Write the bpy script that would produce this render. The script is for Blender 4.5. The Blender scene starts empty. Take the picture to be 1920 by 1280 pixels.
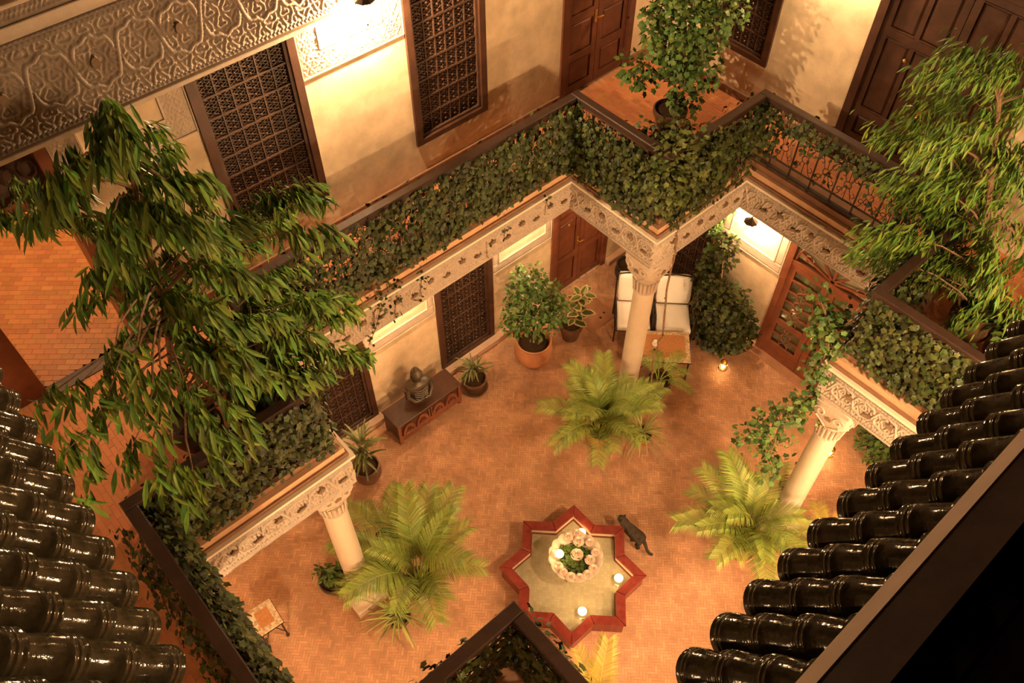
import bpy, bmesh, math, random
import numpy as np
from mathutils import Vector, Matrix
random.seed(7); rng = np.random.default_rng(11)
SC = bpy.context.scene; COL = SC.collection
R = math.radians; PI = math.pi

# ------------------------------------------------------------------ camera
cd = bpy.data.cameras.new('camera'); cam = bpy.data.objects.new('camera', cd); COL.objects.link(cam)
cd.sensor_width = 36.0; cd.lens = 1607.57/1920*36; cd.clip_end = 200; cd.clip_start = 0.05
yaw, pit, rol = 0.8491, 0.9067, -0.0034
F = Vector((math.cos(yaw)*math.cos(pit), math.sin(yaw)*math.cos(pit), -math.sin(pit)))
Rt = F.cross(Vector((0, 0, 1))).normalized(); Up = Rt.cross(F)
rx = Rt*math.cos(rol) + Up*math.sin(rol); ux = -Rt*math.sin(rol) + Up*math.cos(rol)
CAMLOC = Vector((-3.623, -2.9201, 11.0893))
m = Matrix((rx, ux, -F)).transposed().to_4x4(); m.translation = CAMLOC
cam.matrix_world = m; SC.camera = cam
# ------------------------------------------------------------------ world, exposure
w = bpy.data.worlds.new('night'); SC.world = w; w.use_nodes = True
w.node_tree.nodes['Background'].inputs[0].default_value = (1.0, 0.62, 0.36, 1)
w.node_tree.nodes['Background'].inputs[1].default_value = 0.012
vs = SC.view_settings; vs.view_transform = 'Standard'; vs.look = 'None'; vs.gamma = 1; vs.use_curve_mapping = False
vs.exposure = 0.3
LAMP = (1.0, 0.665, 0.35)          # colour of every incandescent lamp
P_UP, P_LOW, P_ROOM, P_CANDLE = 520.0, 178.0, 100.0, 2.2

def lamp(loc, power, size=.07, col=LAMP):
    l = bpy.data.lights.new('lamp_light', 'POINT'); l.energy = power; l.color = col; l.shadow_soft_size = size
    o = bpy.data.objects.new('lamp_light', l); COL.objects.link(o); o.location = loc; return o

# ------------------------------------------------------------------ materials
def M(name, col, rough=.6, spec=.5, metal=0., var=0., vscale=6., bump=0., bscale=40., island=0., emit=None, estr=0., detail=4., hue=0., trans=0.):
    mt = bpy.data.materials.new(name); mt.use_nodes = True
    nt = mt.node_tree; N = nt.nodes; L = nt.links; b = N['Principled BSDF']
    b.inputs['Roughness'].default_value = rough; b.inputs['Metallic'].default_value = metal
    b.inputs['Specular IOR Level'].default_value = spec
    b.inputs['Base Color'].default_value = (*col, 1)
    if var or island or hue:
        hsv = N.new('ShaderNodeHueSaturation'); hsv.inputs['Color'].default_value = (*col, 1)
        src = None
        if island or hue:
            g = N.new('ShaderNodeNewGeometry'); oi = N.new('ShaderNodeObjectInfo')
            a = N.new('ShaderNodeMath'); a.operation = 'ADD'; L.new(g.outputs['Random Per Island'], a.inputs[0]); L.new(oi.outputs['Random'], a.inputs[1])
            f = N.new('ShaderNodeMath'); f.operation = 'FRACT'; L.new(a.outputs[0], f.inputs[0]); src = f.outputs[0]
            if hue:
                mr = N.new('ShaderNodeMapRange'); mr.inputs['To Min'].default_value = .5-hue; mr.inputs['To Max'].default_value = .5+hue*.6
                L.new(src, mr.inputs['Value']); L.new(mr.outputs[0], hsv.inputs['Hue'])
        val = N.new('ShaderNodeMath'); val.operation = 'ADD'; val.inputs[0].default_value = 1; val.inputs[1].default_value = 0
        last = None
        if island:
            w_ = N.new('ShaderNodeTexWhiteNoise'); w_.noise_dimensions = '1D'; L.new(src, w_.inputs['W'])
            mr2 = N.new('ShaderNodeMapRange'); mr2.inputs['To Min'].default_value = 1-island; mr2.inputs['To Max'].default_value = 1+island
            L.new(w_.outputs['Value'], mr2.inputs['Value']); last = mr2.outputs[0]
        if var:
            tc = N.new('ShaderNodeTexCoord'); nz = N.new('ShaderNodeTexNoise'); nz.inputs['Scale'].default_value = vscale; nz.inputs['Detail'].default_value = detail
            nz.inputs['Roughness'].default_value = .65
            L.new(tc.outputs['Object'], nz.inputs['Vector'])
            mr3 = N.new('ShaderNodeMapRange'); mr3.inputs['From Min'].default_value = .3; mr3.inputs['From Max'].default_value = .7
            mr3.inputs['To Min'].default_value = 1-var; mr3.inputs['To Max'].default_value = 1+var
            L.new(nz.outputs['Fac'], mr3.inputs['Value'])
            if last is not None:
                mu = N.new('ShaderNodeMath'); mu.operation = 'MULTIPLY'; L.new(last, mu.inputs[0]); L.new(mr3.outputs[0], mu.inputs[1]); last = mu.outputs[0]
            else: last = mr3.outputs[0]
        if last is not None: L.new(last, hsv.inputs['Value'])
        L.new(hsv.outputs[0], b.inputs['Base Color'])
    if bump:
        tc2 = N.new('ShaderNodeTexCoord'); nb = N.new('ShaderNodeTexNoise'); nb.inputs['Scale'].default_value = bscale; nb.inputs['Detail'].default_value = 3
        L.new(tc2.outputs['Object'], nb.inputs['Vector'])
        bp = N.new('ShaderNodeBump'); bp.inputs['Strength'].default_value = bump; bp.inputs['Distance'].default_value = .01
        L.new(nb.outputs['Fac'], bp.inputs['Height']); L.new(bp.outputs[0], b.inputs['Normal'])
    if trans: b.inputs['Transmission Weight'].default_value = trans
    if emit:
        b.inputs['Emission Color'].default_value = (*emit, 1); b.inputs['Emission Strength'].default_value = estr
    return mt

def tile_mat(name, c1, c2, scale, mortar, rough=.35, rot=0., mcol=(.2, .1, .06), w=1.0, h=1.0, msize=.02):
    """small mosaic pieces too fine to pick apart: object-space brick pattern with relief"""
    mt = bpy.data.materials.new(name); mt.use_nodes = True; nt = mt.node_tree; N = nt.nodes; L = nt.links; b = N['Principled BSDF']
    tc = N.new('ShaderNodeTexCoord'); mp = N.new('ShaderNodeMapping'); mp.inputs['Rotation'].default_value = (0, 0, rot); mp.inputs['Scale'].default_value = (scale,)*3
    L.new(tc.outputs['Object'], mp.inputs['Vector'])
    br = N.new('ShaderNodeTexBrick'); L.new(mp.outputs[0], br.inputs['Vector'])
    br.inputs['Color1'].default_value = (*c1, 1); br.inputs['Color2'].default_value = (*c2, 1); br.inputs['Mortar'].default_value = (*mcol, 1)
    br.inputs['Scale'].default_value = 1; br.inputs['Mortar Size'].default_value = msize; br.inputs['Brick Width'].default_value = w; br.inputs['Row Height'].default_value = h; br.offset = mortar
    L.new(br.outputs['Color'], b.inputs['Base Color']); b.inputs['Roughness'].default_value = rough
    return mt

def glass_mat(name, tint=(1, 1, 1), rough=.02, ripple=0., refl=1.0):
    mt = bpy.data.materials.new(name); mt.use_nodes = True; nt = mt.node_tree; N = nt.nodes; L = nt.links
    for n in list(N): N.remove(n)
    out = N.new('ShaderNodeOutputMaterial'); mx = N.new('ShaderNodeMixShader'); tr = N.new('ShaderNodeBsdfTransparent'); gl = N.new('ShaderNodeBsdfGlossy')
    tr.inputs[0].default_value = (*tint, 1); gl.inputs['Roughness'].default_value = rough
    fr = N.new('ShaderNodeFresnel'); fr.inputs['IOR'].default_value = 1.33 if ripple else 1.5
    ge = N.new('ShaderNodeNewGeometry'); iv = N.new('ShaderNodeMath'); iv.operation = 'SUBTRACT'; iv.inputs[0].default_value = 1; L.new(ge.outputs['Backfacing'], iv.inputs[1])
    ml = N.new('ShaderNodeMath'); ml.operation = 'MULTIPLY'; L.new(fr.outputs[0], ml.inputs[0]); L.new(iv.outputs[0], ml.inputs[1])
    L.new(ml.outputs[0], mx.inputs[0]); L.new(tr.outputs[0], mx.inputs[1]); L.new(gl.outputs[0], mx.inputs[2]); L.new(mx.outputs[0], out.inputs[0])
    if ripple:
        tc = N.new('ShaderNodeTexCoord'); nz = N.new('ShaderNodeTexNoise'); nz.inputs['Scale'].default_value = 14
        L.new(tc.outputs['Object'], nz.inputs['Vector']); bp = N.new('ShaderNodeBump'); bp.inputs['Strength'].default_value = ripple; bp.inputs['Distance'].default_value = .02
        L.new(nz.outputs['Fac'], bp.inputs['Height']); L.new(bp.outputs[0], fr.inputs['Normal']); L.new(bp.outputs[0], gl.inputs['Normal'])
    return mt

m_plaster = M('cream_tadelakt', (.62, .47, .31), .55, .3, var=.2, vscale=3.2, bump=.15, bscale=60)
m_stucco = M('carved_stucco', (.47, .37, .285), .75, .2, var=.08, vscale=9, bump=.3, bscale=120)
m_stucco_shade = M('carved_stucco_dark', (.245, .185, .142), .8, .2, var=.15, vscale=9)  # same stucco as the borders; lack of lamplight put into the colour
m_fillet = M('cream_fillet', (.74, .61, .46), .7, .3)
m_medal = M('medallion_brown', (.17, .11, .07), .8, .2, var=.2, vscale=30)
m_brick = M('terracotta_brick', (.47, .262, .15), .6, .3, var=.26, vscale=2.6, island=.12, hue=.008, bump=.2, bscale=70)
m_joint = M('brick_joint', (.36, .195, .11), .8, .2)
m_brick_up = M('terracotta_gallery', (.48, .18, .07), .6, .3, var=.12, vscale=2, island=.08, hue=.01)
m_brick_room = M('terracotta_room', (.52, .23, .085), .5, .35, var=.1, vscale=2, island=.16, hue=.012)
m_cornice = M('ochre_cornice', (.55, .33, .19), .7, .3, var=.12, vscale=8, bump=.2)
m_cornice_d = M('brown_cornice', (.22, .11, .06), .7, .3, var=.15, vscale=8)
m_skirt = M('pink_plinth_plaster', (.55, .36, .25), .6, .3, var=.1, vscale=5)
m_wood = M('dark_walnut', (.056, .022, .012), .42, .4, var=.3, vscale=7, bump=.15, bscale=30)
m_wood2 = M('red_cedar', (.165, .050, .023), .4, .45, var=.25, vscale=7, bump=.15, bscale=30)
m_wood_d = M('blackened_wood', (.06, .028, .016), .5, .4, var=.3, vscale=9)
m_wood3 = M('aged_cedar', (.10, .032, .016), .42, .4, var=.25, vscale=7)
m_lattice = M('turned_lattice_wood', (.062, .030, .018), .4, .5, var=.2, vscale=20)
m_back = M('dark_interior', (.02, .011, .007), .9, .1)  # near-black: unlit rooms behind lattices and doors put into the colour
m_rail = M('handrail_wood', (.034, .017, .011), .5, .25, var=.25, vscale=8)
m_rail_lit = M('handrail_bevel', (.66, .42, .27), .55, .3, var=.1, vscale=8)  # tan of the courtyard-lit parapet edge: light put into the colour
m_parapet = M('parapet_brown', (.16, .08, .05), .55, .3, var=.25, vscale=12)  # unlit top of the same beam, painted darker than its edge
m_iron = M('wrought_iron', (.035, .024, .018), .5, .5, metal=.4)
m_tile = M('green_glazed_tile', (.045, .034, .018), .09, .17, var=.5, vscale=16, bump=.2, bscale=34, island=.2)
m_tile_rim = M('tile_unglazed', (.05, .032, .018), .7, .2, var=.3, vscale=18)
m_mortar = M('roof_mortar', (.14, .075, .045), .9, .1, var=.3, vscale=14, bump=.6, bscale=25)
m_marble = M('cream_marble', (.56, .46, .35), .35, .5, var=.06, vscale=5)
m_white = M('white_cushion', (.93, .90, .84), .85, .2, var=.03, vscale=5, bump=.1, bscale=20)
m_piping = M('cushion_piping', (.55, .48, .38), .85, .2)
m_terra = M('terracotta_pot', (.48, .21, .10), .6, .35, var=.16, vscale=7, bump=.15)
m_terra_d = M('glazed_dark_pot', (.11, .055, .03), .45, .4, var=.25, vscale=9)
m_black = M('black_pot', (.03, .022, .018), .4, .5)
m_soil = M('potting_soil', (.045, .025, .014), .95, .1, var=.3, vscale=40, bump=.8, bscale=60)
m_bark = M('bark', (.20, .12, .07), .85, .2, var=.3, vscale=20)
m_bark_l = M('pale_bark', (.38, .25, .16), .8, .2, var=.2, vscale=20)
m_ivy = M('ivy_leaf', (.036, .049, .010), .5, .3, island=.65, hue=.06)
m_ivy_l = M('pale_ivy_leaf', (.075, .095, .02), .5, .3, island=.55, hue=.05)
m_ficus_l = M('long_leaf', (.095, .180, .022), .5, .3, island=.55, hue=.05)
m_ficus = M('small_leaf', (.062, .115, .022), .55, .3, island=.5, hue=.04)
m_palm = M('palm_leaf', (.20, .27, .045), .5, .4, island=.3, hue=.04)
m_palm_y = M('yellow_palm_leaf', (.42, .36, .06), .5, .4, island=.2)
m_spider = M('striped_leaf', (.30, .33, .09), .45, .4, island=.35, hue=.03)
m_dracaena = M('dark_strap_leaf', (.13, .14, .045), .45, .4, island=.4)
m_varieg = M('rubber_leaf_green', (.09, .13, .035), .35, .5, island=.35)
m_varieg_e = M('rubber_leaf_margin', (.62, .50, .26), .4, .5, island=.15)
m_red = tile_mat('red_zellige', (.20, .036, .026), (.15, .024, .018), 18, .5, .25, 0, (.15, .03, .02))
m_pool = tile_mat('cream_zellige', (.47, .43, .34), (.39, .355, .28), 26, 0., .3, R(45), (.42, .34, .22), msize=.05)
m_poolside = M('cream_tile_side', (.58, .47, .32), .3, .5, var=.1, vscale=20)
m_water = glass_mat('pool_water', (.97, .97, .93), .01, .35)
m_glass = glass_mat('door_glass', (.85, .85, .8), .08)
m_rose = M('rose_petal', (.88, .72, .60), .6, .3, island=.1, hue=.01)
m_mos_f = tile_mat('table_mosaic_field', (.52, .25, .10), (.42, .18, .07), 60, .5, .3)
m_mos_b = tile_mat('table_mosaic_border', (.75, .62, .44), (.38, .24, .13), 34, .5, .3, 0, (.5, .4, .28))
m_porc = M('white_porcelain', (.85, .80, .72), .25, .5)
m_bronze = M('dark_bronze', (.075, .055, .035), .4, .5, metal=.3, var=.3, vscale=9)
m_cat = M('tabby_fur', (.045, .034, .025), .85, .2, var=.5, vscale=26, bump=.5, bscale=160)
m_brass = M('brass', (.62, .36, .10), .3, .5, metal=.9)
m_flame = M('candle_glow', (1, .8, .5), .5, emit=(1, .72, .36), estr=16)
m_bulb = M('lamp_bulb', (1, .85, .6), .5, emit=(1, .70, .36), estr=60)
m_wax = M('candle_wax', (.9, .8, .6), .5, emit=(1, .62, .28), estr=5)  # emission added so the wax widens the candle glare
m_cup = M('lit_frosted_cup', (.9, .8, .6), .5, emit=(1, .60, .25), estr=1.5)  # added emission stands in for the bloom round the flame
m_slab = M('drain_slab', (.36, .18, .10), .55, .3, var=.15, vscale=5)

# ------------------------------------------------------------------ object helpers
def setp(o, label=None, cat=None, group=None, kind=None):
    if label: o['label'] = label
    if cat: o['category'] = cat
    if group: o['group'] = group
    if kind: o['kind'] = kind
    return o
def thing(name, label, cat, loc=(0, 0, 0), rotz=0., group=None):
    o = bpy.data.objects.new(name, None); COL.objects.link(o); o.location = loc; o.rotation_euler = (0, 0, rotz); o.empty_display_size = .1
    return setp(o, label, cat, group)
def struct_root(name, loc=(0, 0, 0), label=None):
    o = bpy.data.objects.new(name, None); COL.objects.link(o); o.location = loc; o.empty_display_size = .1
    return setp(o, label, None, None, 'structure')
def link_mesh(name, me, mat=None, parent=None, kind=None, label=None, world=False):
    o = bpy.data.objects.new(name, me); COL.objects.link(o)
    if mat and not me.materials:
        for q in (mat if isinstance(mat, (list, tuple)) else [mat]): me.materials.append(q)
    if parent:
        o.parent = parent
        if world: o.matrix_basis = root_matrix(parent).inverted()
    return setp(o, label, None, None, kind)
def root_matrix(o):
    mt = Matrix.Translation(o.location) @ o.rotation_euler.to_matrix().to_4x4()
    return root_matrix(o.parent) @ mt if o.parent else mt

class MB:
    def __init__(s): s.v = []; s.f = []; s.mi = []; s.cur = 0
    def add(s, vs, fs):
        k = len(s.v); s.v += [tuple(p) for p in vs]; s.f += [tuple(i+k for i in f) for f in fs]; s.mi += [s.cur]*len(fs); return s
    def box(s, x0, x1, y0, y1, z0, z1, bev=0.):
        if bev:
            b = bev
            vs = []
            for z, i in ((z0, b), (z0+b, 0), (z1-b, 0), (z1, b)):
                vs += [(x0+i, y0+i, z), (x1-i, y0+i, z), (x1-i, y1-i, z), (x0+i, y1-i, z)]
            fs = [(3, 2, 1, 0), (12, 13, 14, 15)]
            for k in range(3):
                for j in range(4): fs.append((k*4+j, k*4+(j+1) % 4, k*4+4+(j+1) % 4, k*4+4+j))
            return s.add(vs, fs)
        return s.add([(x0, y0, z0), (x1, y0, z0), (x1, y1, z0), (x0, y1, z0), (x0, y0, z1), (x1, y0, z1), (x1, y1, z1), (x0, y1, z1)],
                     [(3, 2, 1, 0), (4, 5, 6, 7), (0, 1, 5, 4), (1, 2, 6, 5), (2, 3, 7, 6), (3, 0, 4, 7)])
    def bar(s, a, b, w, h=None, up=(0, 0, 1)):
        a = Vector(a); b = Vector(b); h = h or w; d = (b-a).normalized(); u = Vector(up)
        if abs(d.dot(u)) > .98: u = Vector((1, 0, 0))
        sd = d.cross(u).normalized(); u = sd.cross(d)
        q = [sd*(x*w/2) + u*(y*h/2) for x, y in ((-1, -1), (1, -1), (1, 1), (-1, 1))]
        return s.add([a+p for p in q] + [b+p for p in q], [(0, 1, 2, 3), (7, 6, 5, 4), (0, 4, 5, 1), (1, 5, 6, 2), (2, 6, 7, 3), (3, 7, 4, 0)])
    def tube(s, pts, r, n=6, cap=True):
        pts = [Vector(p) for p in pts]; rs = r if isinstance(r, (list, tuple)) else [r]*len(pts)
        ref = Vector((0, 0, 1)); vs = []; fs = []
        for i, p in enumerate(pts):
            d = (pts[min(i+1, len(pts)-1)] - pts[max(i-1, 0)]).normalized()
            u = ref - d*ref.dot(d)
            if u.length < .1: u = Vector((1, 0, 0)) - d*d.x
            u.normalize(); ref = u; v = d.cross(u)
            for k in range(n):
                a = 2*PI*k/n; vs.append(p + (u*math.cos(a) + v*math.sin(a))*rs[i])
        for i in range(len(pts)-1):
            for k in range(n): fs.append((i*n+k, i*n+(k+1) % n, (i+1)*n+(k+1) % n, (i+1)*n+k))
        if cap: fs += [tuple(range(n))[::-1], tuple((len(pts)-1)*n+k for k in range(n))]
        return s.add(vs, fs)
    def lathe(s, prof, n=20, c=(0, 0, 0), caps=True, a0=0., a1=2*PI, sx=1., sy=1.):
        full = abs(a1-a0-2*PI) < 1e-6; m_ = n if full else n+1; vs = []; fs = []
        for r, z in prof:
            for k in range(m_):
                a = a0+(a1-a0)*k/n; vs.append((c[0]+r*sx*math.cos(a), c[1]+r*sy*math.sin(a), c[2]+z))
        for i in range(len(prof)-1):
            for k in range(n):
                k2 = (k+1) % m_ if full else k+1
                fs.append((i*m_+k, i*m_+k2, (i+1)*m_+k2, (i+1)*m_+k))
        if caps and full:
            if prof[0][0] > 1e-4: fs.append(tuple(range(m_))[::-1])
            if prof[-1][0] > 1e-4: fs.append(tuple((len(prof)-1)*m_+k for k in range(m_)))
        return s.add(vs, fs)
    def prism(s, poly, z0, z1):
        n = len(poly)
        return s.add([(x, y, z0) for x, y in poly]+[(x, y, z1) for x, y in poly],
                     [tuple(range(n))[::-1], tuple(range(n, 2*n))]+[(i, (i+1) % n, n+(i+1) % n, n+i) for i in range(n)])
    def ring(s, po, pi, z0, z1):
        """solid band between two outlines with as many corners"""
        n = len(po)
        vs = [(x, y, z) for z in (z0, z1) for p in (po, pi) for x, y in p]
        fs = []
        for i in range(n):
            j = (i+1) % n
            fs += [(i, j, 2*n+j, 2*n+i), (n+j, n+i, 3*n+i, 3*n+j), (2*n+i, 2*n+j, 3*n+j, 3*n+i), (j, i, n+i, n+j)]
        return s.add(vs, fs)
    def xf(s, mat, k0=0):
        for i in range(k0, len(s.v)): s.v[i] = tuple(mat @ Vector(s.v[i]))
        return s
    def mesh(s, name='mesh', mats=None, smooth=False):
        me = bpy.data.meshes.new(name); me.from_pydata(s.v, [], s.f); me.update()
        if mats:
            for q in (mats if isinstance(mats, (list, tuple)) else [mats]): me.materials.append(q)
        if any(s.mi): me.polygons.foreach_set('material_index', s.mi)
        if smooth: me.polygons.foreach_set('use_smooth', [True]*len(me.polygons)); sharp(me)
        return me
    def build(s, name, mat, parent=None, kind=None, smooth=False, label=None, world=False):
        return link_mesh(name, s.mesh(name, mat, smooth), None, parent, kind, label, world)
def sharp(me, ang=50):
    try: me.set_sharp_from_angle(angle=R(ang))
    except Exception: pass
def copy_tree(o, parent=None):
    c = o.copy(); COL.objects.link(c); c.parent = parent
    for ch in list(o.children): copy_tree(ch, c)
    return c

def batch(name, tv, tf, mats4, mat, parent=None, kind='stuff', world=True, smooth=False, mi=None):
    """many copies of one small template joined into one mesh; mats4: (n,4,4)"""
    tv = np.asarray(tv, float); n = len(mats4); k = len(tv); A = np.asarray(mats4, float)
    V = np.einsum('nij,kj->nki', A[:, :3, :3], tv) + A[:, None, :3, 3]
    V = V.reshape(-1, 3)
    me = bpy.data.meshes.new(name); me.vertices.add(n*k); me.vertices.foreach_set('co', V.ravel())
    lens = np.array([len(f) for f in tf]); flat = np.concatenate([np.array(f) for f in tf]); nl = len(flat)
    li = (flat[None, :] + (np.arange(n)*k)[:, None]).ravel()
    me.loops.add(n*nl); me.loops.foreach_set('vertex_index', li)
    L_ = np.tile(lens, n); st = np.concatenate([[0], np.cumsum(L_)[:-1]])
    me.polygons.add(len(L_)); me.polygons.foreach_set('loop_start', st); me.polygons.foreach_set('loop_total', L_)
    if mi is not None: me.polygons.foreach_set('material_index', np.tile(np.array(mi), n))
    me.polygons.foreach_set('use_smooth', np.full(len(L_), bool(smooth)))
    for q in (mat if isinstance(mat, (list, tuple)) else [mat]): me.materials.append(q)
    me.update(calc_edges=True); me.validate()
    return link_mesh(name, me, None, parent, kind, None, world)

def frame(d, n, p, s=1., sw=None):
    """matrix: local x along d (leaf axis), z about n"""
    d = Vector(d).normalized(); n = Vector(n); y = n.cross(d)
    if y.length < 1e-3: y = Vector((0, 1, .1)).cross(d)
    y.normalize(); z = d.cross(y); sw = sw or s
    return ((d.x*s, y.x*sw, z.x*s, p[0]), (d.y*s, y.y*sw, z.y*s, p[1]), (d.z*s, y.z*sw, z.z*s, p[2]), (0, 0, 0, 1))
def rv(s=1.): return Vector((random.gauss(0, s), random.gauss(0, s), random.gauss(0, s)))

# leaf templates, unit length along +x
LANCE_V = [(0, 0, 0), (.18, .07, .015), (.18, -.07, .015), (.5, .11, -.01), (.5, -.11, -.01), (.5, 0, -.04), (.82, .06, -.09), (.82, -.06, -.09), (1, 0, -.16), (.18, 0, -.01)]
LANCE_F = [(0, 9, 1), (0, 2, 9), (9, 5, 3, 1), (2, 4, 5, 9), (5, 8, 6, 3), (4, 7, 8, 5)]
OVAL_V = [(0, 0, 0), (.3, .27, .04), (.3, -.27, .04), (.4, 0, -.02), (.7, .22, .0), (.7, -.22, .0), (1, 0, -.08)]
OVAL_F = [(0, 3, 1), (0, 2, 3), (3, 6, 4, 1), (2, 5, 6, 3)]
IVY_V = [(0, 0, 0), (-.1, .3, .03), (.20, .36, .02), (.45, .5, -.03), (.64, .27, 0), (1, 0, -.1), (.64, -.27, 0), (.45, -.5, -.03), (.20, -.36, .02), (-.1, -.3, .03), (.35, 0, .06)]
IVY_F = [(0, 10, 2, 1), (2, 10, 4, 3), (4, 10, 6, 5), (6, 10, 8, 7), (8, 10, 0, 9)]

# ------------------------------------------------------------------ plan
a1, a2, b1, b2, X1, X2, Y1 = 2.104, 2.527, 1.199, 1.454, 3.808, 4.189, 2.905
VOID = [(a2, Y1), (-a1, Y1), (-a1, b2), (-X1, b2), (-X1, -b1), (-a1, -b1), (-a1, -Y1), (a2, -Y1), (a2, -b1), (X2, -b1), (X2, b2), (a2, b2)]  # CCW
def offs(poly, d):
    """rectilinear outline moved outwards (into the galleries) by d"""
    n = len(poly); out = []
    for i in range(n):
        p0, p, p2 = poly[i-1], poly[i], poly[(i+1) % n]
        def nrm(a, b):
            dx, dy = b[0]-a[0], b[1]-a[1]; l = math.hypot(dx, dy); return (dy/l, -dx/l)
        n1 = nrm(p0, p); n2 = nrm(p, p2)
        out.append((p[0]+(n1[0]+n2[0])*d, p[1]+(n1[1]+n2[1])*d))
    return out
WX0, WX1, WY0, WY1 = -4.8, 5.035, -3.85, 3.85      # inner faces of the four walls
ZG = 4.03                                           # gallery floor
FB, FT = 3.373, 3.8465                              # carved frieze

# ------------------------------------------------------------------ brick floors
def herring(L_, w_, box, rot):
    """(centre, angle) of herringbone bricks covering box"""
    n = int(round(L_/w_)); c, s = math.cos(rot), math.sin(rot)
    x0, x1, y0, y1 = box; rad = math.hypot(x1-x0, y1-y0)/2; cx, cy = (x0+x1)/2, (y0+y1)/2; K = int(rad/w_)+3; out = []
    for i in range(-K, K):
        for j in range(-K, K):
            k = (i-j) % (2*n)
            if k == 0: px, py, a = (i+n/2)*w_, (j+.5)*w_, 0
            elif k == 2*n-1: px, py, a = (i+.5)*w_, (j+n/2)*w_, PI/2
            else: continue
            X, Y = cx+px*c-py*s, cy+px*s+py*c
            if x0 < X < x1 and y0 < Y < y1: out.append((X, Y, a+rot))
    return out
def running(L_, w_, box, rot):
    c, s = math.cos(rot), math.sin(rot); x0, x1, y0, y1 = box; rad = math.hypot(x1-x0, y1-y0)/2; cx, cy = (x0+x1)/2, (y0+y1)/2; out = []
    for j in range(int(-rad/w_)-1, int(rad/w_)+1):
        for i in range(int(-rad/L_)-1, int(rad/L_)+1):
            px, py = (i+(.5 if j % 2 else 0))*L_, j*w_; X, Y = cx+px*c-py*s, cy+px*s+py*c
            if x0 < X < x1 and y0 < Y < y1: out.append((X, Y, rot))
    return out
def seen(X, Y, z):
    d = Vector((X, Y, z))-CAMLOC; k = d.dot(F)
    return k > 0 and abs(d.dot(rx)/k*1607.57) < 985 and abs(d.dot(ux)/k*1607.57) < 665
def brick_floor(parent, places, L_, w_, z, mat, keep, individual=300):
    pl = [p for p in places if keep(p[0], p[1])]
    pl.sort(key=lambda p: (not seen(p[0], p[1], z), (Vector((p[0], p[1], z))-CAMLOC).length))
    hl, hw = L_/2-.0012, w_/2-.0012; c = .0015
    tv = [(-hl, -hw, -.012), (hl, -hw, -.012), (hl, hw, -.012), (-hl, hw, -.012), (-hl+c, -hw+c, 0), (hl-c, -hw+c, 0), (hl-c, hw-c, 0), (-hl+c, hw-c, 0)]
    tf = [(4, 5, 6, 7), (0, 1, 5, 4), (1, 2, 6, 5), (2, 3, 7, 6), (3, 0, 4, 7)]
    me = bpy.data.meshes.new('brick'); me.from_pydata(tv, [], tf); me.materials.append(mat)
    mats = []
    for k, (X, Y, a) in enumerate(pl):
        ca, sa = math.cos(a), math.sin(a); dz = random.uniform(-.0004, .0006); tx, ty = random.gauss(0, .0012), random.gauss(0, .0012)
        mt = Matrix(((ca, -sa, 0, X), (sa, ca, 0, Y), (tx, ty, 1, z+dz), (0, 0, 0, 1)))
        if k < individual:
            o = bpy.data.objects.new('brick', me); COL.objects.link(o); o.parent = parent; o.matrix_basis = root_matrix(parent).inverted() @ mt
        else: mats.append(np.array(mt))
    if mats: batch('brick_paving', tv, tf, mats, mat, parent)

def star_poly(a, rot=0., n=8):
    out = []
    for k in range(16):
        r = a*2**.5 if k % 2 == 0 else a/math.cos(PI/8)
        t = k*PI/8+rot; out.append((r*math.cos(t), r*math.sin(t)))
    return out
def in_void(x, y): return (-a1 < x < a2 and -Y1 < y < Y1) or (-X1 < x < X2 and -b1 < y < b2)

fl = MB().box(WX0-.2, WX1+.2, WY0-.2, WY1+.2, -.2, -.0018).build('floor', m_joint, None, 'structure')
brick_floor(fl, herring(.114, .038, (WX0, WX1, WY0, WY1), R(45)), .114, .038, 0, m_brick, lambda x, y: math.hypot(x, y) > .62)

# gallery slab round the opening, from a grid of cells
def slab(name, box, hole, z0, z1, mat):
    xs = sorted({box[0], box[1], *[v for v in (-X1, -a1, a2, X2) if box[0] < v < box[1]]}); ys = sorted({box[2], box[3], *[v for v in (-Y1, -b1, b2, Y1) if box[2] < v < box[3]]})
    mb = MB()
    for i in range(len(xs)-1):
        for j in range(len(ys)-1):
            if not hole((xs[i]+xs[i+1])/2, (ys[j]+ys[j+1])/2): mb.box(xs[i], xs[i+1], ys[j], ys[j+1], z0, z1)
    return mb.build(name, mat, None, 'structure')
gf = slab('floor_gallery', (WX0-.1, WX1+.1, WY0-.1, WY1+.1), in_void, FT, ZG-.0018, m_joint)
brick_floor(gf, running(.165, .055, (WX0, WX1, WY0, WY1), R(90)), .165, .055, ZG, m_brick_up, lambda x, y: not (in_void(x-.1, y-.1) or in_void(x+.1, y+.1) or in_void(x-.1, y+.1) or in_void(x+.1, y-.1)))
cg = slab('ceiling_gallery', (WX0, WX1, WY0, WY1), lambda x, y: in_void(x, y), FT-.03, FT-.002, m_plaster)

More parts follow.
